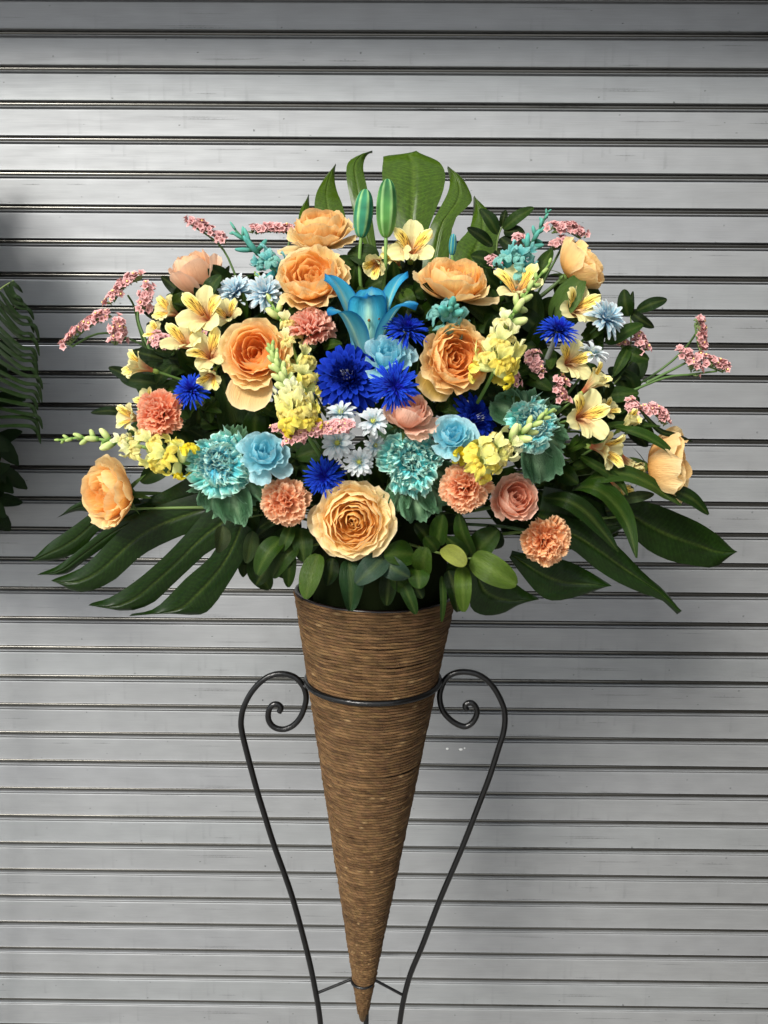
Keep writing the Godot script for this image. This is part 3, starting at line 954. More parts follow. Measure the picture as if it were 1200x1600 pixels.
func snapdragon(label: String, group: String, line: Array, dz: float, spec: Dictionary) -> Node3D:
	# line: pixels from the lowest floret to the tip
	var pts := []
	for q in line:
		pts.append(at(q[0], q[1], dome(q[0], q[1]) + dz + (q[2] if q.size() > 2 else 0.0)))
	var root := thing("snapdragon", label, "snapdragon", Transform3D(Basis(), pts[0]), group)
	for k in pts.size():
		pts[k] -= root.position
	var path := curve(pts, 24)
	var st := Geo.new()
	st.tube(path, 0.0026, 0.0012, 7, spec.get("stem", S(112, 142, 70)))
	part(root, "spike", st, M.stem)
	var n: int = spec.n
	var size: float = spec.size * per_px(0.5)
	var kinds := []
	for k in 5:
		kinds.append(floret(size, spec.body, jit(spec.lip, 0.08).lerp(spec.get("low", spec.lip), 1.0 - k / 4.0), jit(spec.throat, 0.06).lerp(spec.lip, k * 0.13)).mesh())
	var open_to: float = spec.get("open", 0.6)
	var face: Vector3 = spec.get("face", Vector3(0, 0.1, 1))
	for k in n:
		var f := (k + 0.3) / n
		var q := path[int(f * 24.0)]
		var d := (path[mini(int(f * 24.0) + 1, 24)] - path[maxi(int(f * 24.0) - 1, 0)]).normalized()
		var a: float = k * 2.39996 + spec.get("turn", 0.0)
		var x := d.cross(face).normalized()
		var zz := x.cross(d)
		var out := (x * cos(a) - zz * sin(a)).normalized()
		out = (out + face * 0.45).normalized()
		if f < open_to:
			var up := (d - out * d.dot(out)).normalized()
			var dir := (out + d * rng.randf_range(0.0, 0.35)).normalized()
			up = (up - dir * up.dot(dir)).normalized()
			var b := Basis(up, dir, up.cross(dir)).scaled(Vector3.ONE * lerpf(1.12, 0.66, f / open_to) * rng.randf_range(0.85, 1.1))
			part(root, "floret", kinds[clampi(int(f / open_to * 4.0 + rng.randf()), 0, 4)], M.petal, Transform3D(b, q))
		else:
			var h := (f - open_to) / (1.0 - open_to)
			var bl: float = size * lerpf(spec.get("bud0", 0.46), spec.get("bud1", 0.15), pow(h, 0.8))
			var dir := (out + d * lerpf(0.5, 1.6, h)).normalized()
			var g := Geo.new()
			g.blob(Transform3D(facing(dir) * Basis().scaled(Vector3(spec.get("slim", 0.52), 1.0, spec.get("slim", 0.52)) * bl * 0.75), dir * bl * 0.75), 7, 8, spec.get("bud_base", S(120, 150, 70)), jit(spec.bud, 0.12).lerp(S(130, 160, 80), h * spec.get("green", 0.8)), 0.8)
			for q2 in g.v.size():        # bent a little, with uneven colour
				var along := g.v[q2].dot(dir) / bl
				g.v[q2] += d * along * along * bl * 0.16
				g.c[q2] = g.c[q2] * (1.0 + 0.45 * noise.get_noise_2d(q2 * 7.0 + k * 31.0, along * 20.0))
			g.blob(Transform3D(facing(dir) * Basis().scaled(Vector3(spec.get("slim", 0.5), 0.5, spec.get("slim", 0.5)) * bl * 0.72), dir * bl * 0.25), 5, 7, spec.get("bud_base", S(104, 138, 66)), spec.get("bud_base", S(104, 138, 66)))
			part(root, "bud", g, M.soft, Transform3D(Basis(), q))
	stem_to_foam(root, root.position, ((pts[0] - pts[1]).normalized() * 0.4 + Vector3(0, -0.1, -1.0)).normalized(), 0.0024, spec.get("stem", S(96, 128, 62)))
	return root

func bloom_geo(s: float) -> Geo:                 # one papery statice flower, y outward
	var g := Geo.new()
	for a in 3:
		for k in 10:
			var b := TAU * k / 10
			var rr: float = s * [0.12, 0.34, 0.62][a] * (1.0 + (0.22 if k % 2 == 0 else -0.16) * (a / 2.0))
			g.v.append(Vector3(cos(b) * rr, s * [0.3, 0.62, 0.72][a], sin(b) * rr))
			g.c.append([S(180, 128, 120), S(206, 144, 142), S(226, 182, 178)][a]); g.t.append(Vector2(k / 10.0, a / 2.0))
	g.sheet(3, 10, true, 0)
	return g

func statice(label: String, sprays: Array, stems: Array, z: float, o := {}) -> void:
	# sprays: pixels of a curved row of blossom, then how many and how wide
	var first: Array = sprays[0][0]
	var origin := at(first[0][0], first[0][1], z)
	var root := thing("pink_statice", label, "statice", Transform3D(Basis(), origin), "pink statice sprays")
	var inv := root.transform.affine_inverse()
	var s: float = o.get("size", 8.2) * per_px(z)
	var kinds := [bloom_geo(s), bloom_geo(s * 0.85), bloom_geo(s * 1.1)]
	for sp in sprays:
		var pts := []
		for q in sp[0]:
			pts.append(inv * at(q[0], q[1], z + (q[2] if q.size() > 2 else 0.0)))
		var path := curve(pts, 16)
		var n: int = int(sp[1] * 2.6)
		var wid: float = sp[2] * 1.5 * per_px(z)
		var side: float = sp[3] if sp.size() > 3 else PI * 0.5   # screen angle towards which the flowers stand
		var up := look * Vector3(cos(side), sin(side), 0.55)
		var g := Geo.new()
		var gg := Geo.new()
		var eyes := Geo.new()
		for k in n:
			var q := path[int(rng.randf() * 16.99)]
			var dir := (up * 0.9 + Vector3(rng.randf_range(-1, 1), rng.randf_range(-1, 1), rng.randf_range(-0.3, 1)) * 0.9).normalized()
			var p := q + dir * wid * rng.randf_range(0.2, 0.6) + (path[16] - path[0]).normalized() * rng.randf_range(-1, 1) * s * 0.8
			var b := facing(dir, rng.randf() * TAU)
			g.append(kinds[k % 3], Transform3D(b, p))
			gg.blob(Transform3D(b * Basis().scaled(Vector3(0.16, 0.5, 0.16) * s), p - dir * s * 0.3), 4, 5, S(86, 104, 60), S(126, 140, 88))
			if rng.randf() < o.get("eyes", 0.16):
				eyes.blob(Transform3D(Basis().scaled(Vector3.ONE * s * 0.2), p + dir * s * 0.75), 4, 6, S(250, 214, 120), S(252, 230, 160))
		var tint := rng.randf_range(0.88, 1.05)
		for k in g.c.size():
			g.c[k] = Color(g.c[k].r * tint, g.c[k].g * tint, g.c[k].b * tint)
		part(root, "blossoms", g, M.soft, Transform3D(), true)
		part(root, "calyces", gg, M.stem, Transform3D(), true)
		if eyes.v.size():
			part(root, "flower_eyes", eyes, M.soft, Transform3D(), true)
		var tw := Geo.new()
		tw.tube(path, 0.0012, 0.001, 5, S(84, 108, 58))
		part(root, "twig", tw, M.stem)
	for st in stems:
		var pts := []
		for q in st.size():
			var back := pow(float(q) / maxi(st.size() - 1, 1), 0.6) if st[-1][1] > 700 else 0.0
			pts.append(inv * at(st[q][0], st[q][1], lerpf(z, 0.41, back)))
		var g := Geo.new()
		g.tube(curve(pts, 14), 0.0014, 0.002, 6, S(78, 104, 54))
		part(root, "stem", g, M.stem)

# a leaf between two pixels: base, tip, width in pixels
func leaf_part(root: Node3D, a: Array, b: Array, width: float, col: Color, o := {}) -> void:
	var inv := root.transform.affine_inverse()
	var za: float = a[2] if a.size() > 2 else dome(a[0], a[1])
	var zb: float = b[2] if b.size() > 2 else dome(b[0], b[1])
	var pa := at(a[0], a[1], za)
	var pb := at(b[0], b[1], zb)
	var bow: float = o.get("bow", rng.randf_range(0.02, 0.2))
	var face: Vector3 = o.get("face", (EYE - pa).normalized() + Vector3(rng.randf_range(-0.5, 0.5), rng.randf_range(0.0, 0.6), 0))
	var mid := pa.lerp(pb, 0.5) + face.normalized() * pa.distance_to(pb) * bow
	var line := [pa, mid, pb]
	if o.has("via"):
		line = [pa]
		for q in o.via:
			line.append(at(q[0], q[1], q[2] if q.size() > 2 else lerpf(za, zb, 0.5) + 0.01))
		line.append(pb)
	for k in line.size():
		line[k] = inv * line[k]
	var g := Geo.new()
	blade(g, line, width * per_px((za + zb) * 0.5), face, jit(col, 0.1), jit(col, 0.05).lerp(S(150, 165, 90), 0.25), {"fold": o.get("fold", rng.randf_range(0.08, 0.42)), "p": o.get("p", 0.85), "sharp": o.get("sharp", 0.7), "n": 12 if not o.has("via") else 18, "twist": o.get("twist", rng.randf_range(-0.5, 0.5)), "wave": o.get("wave", 0.015) * rng.randf_range(0.5, 3.0)})
	part(root, "leaf", g, o.get("mat", M.leaf))

func sprig(called: String, label: String, category: String, group: String, stem: Array, leaves: Array, col: Color, o := {}) -> Node3D:
	var p := at(stem[0][0], stem[0][1], stem[0][2])
	var root := thing(called, label, category, Transform3D(Basis(), p), group)
	var pts := []
	for q in stem:
		pts.append(at(q[0], q[1], q[2]) - p)
	var g := Geo.new()
	g.tube(curve(pts, 14), 0.0018, 0.001, 6, S(86, 104, 50))
	part(root, "stem", g, M.stem)
	for lf in leaves:
		var oo: Dictionary = lf[4] if lf.size() > 4 else {}
		leaf_part(root, lf[0], lf[1], lf[2], col if lf.size() < 4 else lf[3], oo.merged(o))
	return root

func monstera(label: String, lobes: Array, z0: float, z1: float, col: Color, mid: Array, stem: Array) -> void:
	var origin := at(stem[0][0], stem[0][1], z0)
	var root := thing("monstera_leaf", label, "monstera leaf", Transform3D(Basis(), origin), "large split monstera leaves")
	for lb in lobes:
		var g := Geo.new()
		lobe(g, lb[0], lb[1], lb[2] if lb.size() > 2 else z0, lb[3] if lb.size() > 3 else z1, jit(col, 0.08), col.lerp(S(140, 160, 80), 0.35), 0.010)
		for k in g.v.size():
			g.v[k] -= origin
		part(root, "lobe", g, M.glossy_leaf)
	for line in [mid, stem]:
		if line.size() < 2:
			continue
		var pts := []
		for q in line:
			pts.append(at(q[0], q[1], q[2] if q.size() > 2 else lerpf(z0, z1, 0.3)) - origin)
		var g := Geo.new()
		g.tube(curve(pts, 14), 0.0026, 0.0016, 6, S(92, 116, 56))
		part(root, "midrib" if line == mid else "stem", g, M.stem)

# ---------------------------------------------------------------- the arrangement
func build_flowers() -> void:
	var PEACH := "peach garden roses"
	var SALMON := [S(250, 154, 114), S(253, 192, 160), S(253, 208, 182), S(254, 216, 194)]
	var DARK := S(24, 42, 12)
	var MIDG := S(48, 74, 24)
	var LITE := S(84, 108, 38)
	# the foam that the stems are pushed into, dark inside the rim
	var fo := thing("floral_foam", "dark green floral foam block hidden among the stems above the rim", "floral foam", Transform3D(Basis(), at(588, 925, ZC)))
	var fg := Geo.new()
	var h := 0.11
	fg.blob(Transform3D(Basis().scaled(Vector3(0.098, h, 0.085)), Vector3(0, 0.055, 0.0)), 10, 20, S(22, 30, 18), S(22, 30, 18), 0.5)
	part(fo, "block", fg, M.foam)

	# ---- big leaves behind
	var TOPG := S(68, 92, 22)
	monstera("large green monstera leaf standing upright at the very top of the bouquet", [
		[[[640, 400], [612, 345], [600, 300], [597, 270], [599, 250], [603, 242], [650, 238]], [[655, 400], [676, 340], [692, 300], [696, 272], [690, 256], [678, 248], [650, 238]], 0.36, 0.30],
		[[[575, 400], [556, 345], [545, 300], [541, 270], [545, 252], [560, 242], [582, 238]], [[590, 400], [580, 330], [573, 290], [568, 268], [568, 254], [573, 243], [582, 238]], 0.35, 0.29],
		[[[500, 360], [492, 330], [494, 305], [503, 285], [512, 270], [525, 258]], [[545, 360], [535, 320], [527, 300], [523, 283], [523, 270], [525, 258]], 0.34, 0.27],
		[[[465, 360], [468, 335], [474, 318], [483, 305]], [[490, 360], [484, 335], [483, 318], [483, 305]], 0.34, 0.28],
		[[[650, 420], [672, 355], [686, 328], [700, 300], [703, 280], [699, 262]], [[700, 420], [708, 350], [728, 325], [738, 312], [733, 295], [720, 275], [699, 262]], 0.37, 0.31],
		[[[690, 440], [712, 385], [732, 360], [739, 335], [740, 308]], [[765, 440], [772, 400], [779, 368], [772, 340], [755, 320], [740, 308]], 0.37, 0.32]],
		0.36, 0.30, TOPG, [[640, 440, 0.37], [645, 340, 0.345], [650, 245, 0.302]], [[640, 450, 0.37], [620, 600, 0.39], [592, 800, 0.40]])
	monstera("huge dark monstera leaf spreading to the lower left beneath the kale", [
		[[[215, 775], [165, 788], [110, 826], [75, 850], [48, 876]], [[230, 800], [160, 825], [125, 860], [85, 876], [48, 876]], 0.47, 0.44],
		[[[150, 770], [133, 780], [110, 792], [92, 808]], [[150, 806], [135, 800], [115, 800], [92, 808]], 0.46, 0.45],
		[[[225, 795], [172, 822], [120, 862], [90, 884], [62, 896]], [[240, 812], [182, 842], [130, 878], [100, 898], [62, 896]], 0.475, 0.45],
		[[[330, 765], [232, 796], [175, 842], [130, 885], [84, 905]], [[350, 812], [274, 841], [220, 869], [173, 910], [123, 926], [84, 905]], 0.49, 0.46],
		[[[335, 780], [284, 842], [227, 896], [175, 932], [142, 943]], [[395, 828], [332, 858], [293, 892], [264, 919], [236, 944], [195, 955], [142, 943]], 0.495, 0.47],
		[[[360, 800], [335, 862], [290, 904], [243, 950], [205, 960]], [[400, 830], [385, 865], [355, 915], [330, 950], [308, 962], [255, 958], [205, 960]], 0.50, 0.475],
		[[[350, 740], [300, 745], [250, 770], [190, 790]], [[390, 830], [330, 830], [260, 815], [190, 790]], 0.485, 0.468]],
		0.49, 0.46, S(30, 52, 14), [[380, 792, 0.50], [300, 793, 0.494], [200, 795, 0.48]], [[380, 792, 0.495], [470, 810, 0.45], [560, 830, 0.41]])
	monstera("broad glossy monstera leaf pointing out to the lower right", [
		[[[940, 780], [985, 780], [1022, 787], [1060, 802], [1095, 818], [1125, 838], [1148, 860]], [[950, 815], [976, 824], [1007, 856], [1045, 876], [1083, 884], [1118, 886], [1148, 860]], 0.47, 0.45],
		[[[860, 800], [905, 812], [938, 829], [976, 864], [1007, 896], [1041, 925], [1062, 952]], [[860, 840], [899, 862], [930, 888], [968, 912], [1007, 929], [1037, 940], [1058, 960], [1062, 952]], 0.48, 0.47],
		[[[800, 860], [840, 868], [880, 874], [915, 890], [953, 913]], [[795, 870], [815, 898], [842, 929], [868, 940], [915, 929], [953, 913]], 0.49, 0.48],
		[[[750, 880], [780, 895], [803, 910], [823, 925], [840, 934]], [[735, 890], [734, 945], [755, 962], [785, 960], [810, 946], [840, 934]], 0.50, 0.49],
		[[[850, 760], [900, 770], [945, 790], [990, 815]], [[830, 850], [880, 860], [930, 850], [990, 815]], 0.475, 0.465]],
		0.48, 0.465, S(30, 52, 14), [[820, 830, 0.485], [900, 815, 0.478], [985, 805, 0.47]], [[820, 830, 0.48], [720, 840, 0.44], [620, 830, 0.41]])

	# ---- dark filler greens behind and between
	build_greens(DARK, MIDG, LITE)
	for s in [["tucked between the blooms on the left flank", [[262, 618], [300, 570], [382, 600], [330, 640], [250, 700], [380, 480], [280, 470], [420, 640]]], ["tucked between the blooms in the middle", [[470, 486], [560, 470], [686, 520], [560, 705], [480, 725], [690, 735], [650, 620], [520, 540], [640, 470], [700, 640]]], ["tucked between the blooms on the right flank", [[770, 470], [860, 562], [885, 640], [800, 630], [760, 705], [900, 700], [840, 590], [930, 520], [880, 450], [910, 730]]]]:
		var lv := []
		for q in s[1]:
			for k in 3:
				var an := rng.randf() * TAU
				var zz := dome(q[0], q[1]) - rng.randf_range(0.008, 0.03)
				var Ln := rng.randf_range(26, 46)
				lv.append([[q[0] - cos(an) * Ln * 0.5, q[1] - sin(an) * Ln * 0.5, zz - 0.012], [q[0] + cos(an) * Ln * 0.5, q[1] + sin(an) * Ln * 0.5, zz + rng.randf_range(0.0, 0.012)], rng.randf_range(14, 24), MIDG.lerp(LITE, rng.randf() * 0.45).lerp(DARK, rng.randf() * 0.5)])
		var q0: Array = s[1][0]
		sprig("ruscus_sprig", "mid green ruscus leaves " + str(s[0]), "ruscus", "ruscus sprigs in the bouquet", [[592, 805, 0.42], [(q0[0] + 592) * 0.5, (q0[1] + 805) * 0.5, 0.45], [q0[0], q0[1], dome(q0[0], q0[1]) - 0.03]], lv, MIDG)

	# ---- roses
	rose("peach rose seen from the side, topmost in the bouquet", PEACH, 500, 358, 52, Vector3(-0.15, 0.9, 0.5), {"n": 32, "flare": 0.55, "hin": 0.75, "hmid": 0.9, "hout": 0.35, "rmid": 0.6, "lift": 0.45, "extra": [[PI * 1.05, 1.35, 0.05, 0.36], [-0.5, 1.05, 0.15, 0.5]]})
	rose("open peach rose directly beneath the topmost side-on rose", PEACH, 484, 428, 60, Vector3(-0.12, 0.5, 0.86), {"n": 34, "flare": 0.6, "hin": 0.55, "hmid": 0.82, "hout": 0.3, "rmid": 0.62, "wob": 0.09, "dz": 0.03})
	rose("half closed pinkish peach rose at the upper left edge", PEACH, 306, 430, 44, Vector3(-0.3, 0.9, 0.3), {"n": 20, "flare": 0.6, "hin": 1.3, "hmid": 1.32, "hout": 0.95, "rmid": 0.6, "lift": 0.6, "pal": [S(252, 170, 96), S(252, 210, 158), S(250, 212, 180), S(252, 222, 196)]})
	rose("peach rose with a deep orange heart behind the whitish snapdragon spike", PEACH, 397, 548, 60, Vector3(-0.08, 0.28, 0.95), {"n": 32, "flare": 0.55, "hin": 0.42, "hmid": 0.86, "hout": 0.42, "rmid": 0.56, "dz": 0.02, "pal": [S(253, 118, 30), S(255, 186, 98), S(253, 218, 152), S(254, 230, 178)], "extra": [[-1.75, 1.5, 0.25, 0.62, S(250, 208, 140)]]})
	rose("peach rose seen from the side, upper right of the blue lily", PEACH, 710, 438, 56, Vector3(0.1, 0.85, 0.5), {"dz": 0.015, "n": 32, "flare": 0.55, "hin": 0.75, "hmid": 0.85, "hout": 0.4, "rmid": 0.66, "lift": 0.45, "extra": [[PI * 1.0, 1.15, 0.55, 0.45], [-0.15, 1.3, 0.1, 0.35]]})
	rose("cupped peach rose with swirled orange petals right of the blue flowers", PEACH, 714, 558, 57, Vector3(0.22, 0.12, 0.97), {"n": 38, "flare": 0.7, "hin": 0.5, "hmid": 0.8, "hout": 0.5, "rmid": 0.7, "wob": 0.08, "dz": 0.02, "pal": [S(253, 140, 48), S(254, 188, 106), S(253, 216, 150), S(254, 228, 176)], "extra": [[-2.2, 1.25, 0.05, 0.55, S(240, 200, 92)]]})
	rose("peach rose turned away, at the upper right edge above the striped lilies", PEACH, 903, 418, 46, Vector3(0.8, 0.6, 0.12), {"n": 18, "flare": 0.4, "hin": 0.95, "hmid": 1.05, "hout": 0.7, "rmid": 0.6, "lift": 0.45, "dz": 0.02, "wide": 1.25, "wob": 0.1})
	rose("peach rose facing left at the far left above the monstera leaf", PEACH, 172, 770, 58, Vector3(-0.62, 0.1, 0.8), {"n": 26, "flare": 0.58, "hin": 0.8, "hmid": 1.0, "hout": 0.62, "rmid": 0.66, "wob": 0.06, "lift": 0.5, "dz": 0.07, "extra": [[-1.4, 0.95, 0.75, 0.45]]})
	rose("large flat open peach rose at the bottom centre just above the basket rim", PEACH, 550, 816, 70, Vector3(-0.03, 0.05, 1.0), {"n": 54, "flare": 0.68, "hin": 0.5, "hmid": 0.54, "hout": 0.2, "rmid": 0.62, "wob": 0.065, "dz": 0.055, "rin": 0.015, "pal": [S(255, 178, 70), S(255, 204, 106), S(254, 225, 160), S(254, 236, 196)], "extra": [[PI * 1.02, 1.1, 0.0, 0.4]]})
	rose("peach rose facing right at the far right, half behind long leaves", PEACH, 1044, 726, 60, Vector3(0.85, 0.12, 0.35), {"n": 17, "flare": 0.35, "hin": 0.85, "hmid": 1.0, "hout": 0.8, "wob": 0.07, "rmid": 0.62, "lift": 0.5, "dz": 0.06, "wide": 1.1})
	rose("salmon pink rose half open under the blue spidery flower at the centre", "salmon pink roses", 638, 642, 42, Vector3(0.2, 0.75, 0.6), {"n": 28, "flare": 0.72, "hin": 1.05, "hmid": 1.1, "hout": 0.45, "rmid": 0.62, "lift": 0.6, "dz": 0.01, "pal": SALMON, "extra": [[-0.2, 1.35, 0.4, 0.5], [-1.2, 1.2, 0.2, 0.4]]})
	rose("salmon pink rose between the two salmon carnations at lower right", "salmon pink roses", 806, 778, 42, Vector3(0.2, 0.3, 0.92), {"n": 32, "flare": 0.62, "hin": 0.9, "hmid": 1.0, "hout": 0.5, "rmid": 0.64, "lift": 0.6, "dz": 0.045, "pal": SALMON})

	# ---- carnations
	var CP := [S(252, 134, 80), S(255, 182, 132), S(255, 216, 180)]
	var CG := "salmon carnations"
	carnation("salmon carnation at left beside a deep blue flower", CG, 243, 645, 42, Vector3(-0.25, 0.15, 0.95), [S(250, 116, 78), S(255, 162, 120), S(255, 204, 172)], {"dz": 0.05})
	carnation("salmon carnation touching the left side of the large flat rose", CG, 443, 783, 43, Vector3(-0.1, 0.12, 0.98), CP, {"dz": 0.04})
	carnation("salmon carnation below the pale blue open flower, right of centre", CG, 726, 757, 46, Vector3(-0.1, 0.3, 0.9), CP, {"dz": 0.045, "n": 42})
	carnation("salmon carnation lowest of all, above the right monstera leaf", CG, 857, 848, 44, Vector3(0.15, -0.05, 1.0), [S(252, 130, 66), S(255, 178, 116), S(255, 214, 170)], {"dz": 0.075})
	carnation("salmon pink carnation seen from the side under the upper left roses", CG, 486, 500, 42, Vector3(0.05, 0.85, 0.45), [S(244, 138, 110), S(252, 182, 156), S(254, 212, 192)], {"dz": 0.0, "open": 95.0})

	# ---- light blue flowers
	var BP := [S(90, 200, 226), S(134, 214, 230), S(176, 226, 234), S(204, 234, 238)]
	var BG := "pale blue rose-like flowers"
	rose("pale blue flower with drooping petals beside the left kale", BG, 412, 705, 42, Vector3(0.15, 0.55, 0.8), {"called": "lisianthus", "cat": "lisianthus", "pal": BP, "n": 15, "flare": 0.45, "hin": 0.8, "hmid": 0.95, "hout": 0.3, "rmid": 0.5, "dz": 0.03, "wob": 0.09, "extra": [[-0.6, 1.25, 0.1, 0.4], [-1.7, 1.2, 0.1, 0.42]]})
	rose("pale blue flower in the middle at the foot of the blue lily", BG, 604, 551, 46, Vector3(0.0, 0.6, 0.78), {"called": "lisianthus", "cat": "lisianthus", "pal": BP, "n": 16, "flare": 0.5, "hin": 0.75, "hmid": 0.85, "hout": 0.25, "rmid": 0.46, "dz": 0.024, "wob": 0.09})
	rose("pale blue cup shaped flower with open outer petals right of centre", BG, 708, 674, 43, Vector3(0.0, 0.55, 0.8), {"called": "lisianthus", "cat": "lisianthus", "pal": [S(96, 208, 236), S(130, 214, 232), S(172, 222, 230), S(204, 234, 238)], "n": 15, "flare": 0.42, "hin": 0.68, "hmid": 0.7, "hout": 0.12, "rmid": 0.44, "dz": 0.03, "wob": 0.07})

	# ---- lily
	lily("bright blue open lily standing in the upper middle of the bouquet", 577, 592, 140, Vector3(-0.02, 0.94, 0.33), -0.04, [[-1.5, 0.16, 0.95, 0.29], [-2.35, 0.56, 0.95, 0.2], [2.7, 0.5, 1.08, 0.21], [1.3, 0.2, 0.95, 0.25], [0.35, 0.46, 1.1, 0.19], [-0.45, 0.58, 1.0, 0.18]])
	lily_bud("tall green closed lily bud on a thin stem at the top centre", 603, 372, 84, 29, Vector3(0.02, 1, 0.05), 0.50, S(96, 146, 62), S(20, 92, 62), [[602, 420, 0.50], [597, 480, 0.48], [592, 640, 0.43]])
	lily_bud("shorter teal green lily bud leaning left beside the tall one", 564, 372, 70, 27, Vector3(0.1, 1, 0.05), 0.47, S(62, 142, 112), S(44, 112, 76), [[562, 420, 0.47], [570, 520, 0.45], [586, 660, 0.42]])
	lily_bud("narrow blue bud peeping up behind the upper right side-on rose", 706, 400, 32, 11, Vector3(0.05, 1, 0.1), 0.42, S(56, 140, 150), S(30, 120, 150), [[705, 430, 0.42], [680, 560, 0.42], [610, 700, 0.41]])

	# ---- deep blue flowers
	big_mum("big deep blue chrysanthemum with a pale spot in its heart", 543, 588, 58, Vector3(-0.1, 0.22, 0.97), {"dz": 0.0})
	big_mum("deep blue chrysanthemum half hidden behind the pale blue cup flower", 742, 655, 46, Vector3(0.5, 0.3, 0.8), {"dz": -0.015})
	cornflower("spidery deep blue flower at the very centre above the salmon rose", 617, 603, 42, Vector3(0.1, 0.1, 1.0), {"dz": 0.035})
	cornflower("spidery deep blue flower seen from the side right of the blue lily", 636, 512, 38, Vector3(0.15, 0.75, 0.6), {"dz": 0.025})
	cornflower("spidery deep blue flower just above the large flat peach rose", 506, 745, 35, Vector3(-0.05, 0.1, 1.0), {"dz": 0.012})
	cornflower("spidery deep blue flower at left beside the salmon carnation", 298, 608, 31, Vector3(-0.1, 0.45, 0.85), {"dz": 0.02})
	cornflower("spidery deep blue flower at upper right on a grey stem", 873, 513, 34, Vector3(0.1, 0.75, 0.65), {"dz": 0.035})

	# ---- small blue and white mums
	daisy("small white and blue mum seen edge on below the big blue one", 532, 645, 28, Vector3(-0.1, 0.8, 0.55), {"dz": 0.012})
	daisy("small white and blue mum left of the central salmon rose", 583, 658, 26, Vector3(0.05, 0.35, 0.93), {"dz": 0.015})
	daisy("small white and blue mum at the right end of the pink statice bar", 527, 692, 29, Vector3(-0.1, 0.3, 0.95), {"dz": 0.005})
	daisy("small white and blue mum between the blue spider flower and the middle kale", 561, 722, 25, Vector3(0.0, 0.25, 0.95), {"dz": 0.012})
	daisy("small white and blue mum tucked against the left of the middle kale", 586, 696, 22, Vector3(0.7, 0.2, 0.7), {"dz": -0.005})
	daisy("fluffy pale blue mum behind the cream buds at upper left", 368, 456, 32, Vector3(-0.3, 0.5, 0.8), {"dz": 0.0, "full": true})
	daisy("fluffy pale blue mum just left of the open upper peach rose", 415, 458, 34, Vector3(0.0, 0.4, 0.9), {"dz": -0.005, "full": true})
	daisy("fluffy pale blue mum at the right edge by the ruscus sprig", 948, 497, 34, Vector3(0.45, 0.55, 0.7), {"dz": 0.02, "full": true})
	daisy("half open blue and white mum under the right ruscus leaves", 928, 550, 27, Vector3(0.3, 0.9, 0.4), {"dz": 0.02})

	# ---- kale
	kale("teal ornamental kale at lower left with plain green outer leaves", 343, 722, 56, Vector3(-0.15, 0.15, 0.97), {"dz": 0.035, "outer": [[-1.35, 1.75, 0.62], [-1.9, 1.55, 0.5], [-0.75, 1.5, 0.5], [-2.6, 1.3, 0.45], [0.2, 1.2, 0.45], [1.2, 1.15, 0.4]]})
	kale("teal ornamental kale in the lower middle above the large flat rose", 643, 720, 56, Vector3(0.05, 0.12, 0.98), {"dz": 0.01, "core": S(56, 190, 198), "outer": [[-1.4, 1.8, 0.55], [-0.95, 1.7, 0.5], [-1.9, 1.5, 0.42], [-0.4, 1.5, 0.45], [2.4, 1.35, 0.4], [1.6, 1.2, 0.45]]})
	kale("teal ornamental kale on the right behind a cream snapdragon", 838, 662, 45, Vector3(0.3, 0.2, 0.92), {"dz": 0.015, "outer": [[-1.3, 2.0, 0.95], [-0.5, 1.5, 0.6], [2.6, 1.6, 0.7], [1.7, 1.3, 0.6], [0.4, 1.35, 0.6]]})

	build_spikes()
	build_lilies_small()
	build_statice()
	build_palm()

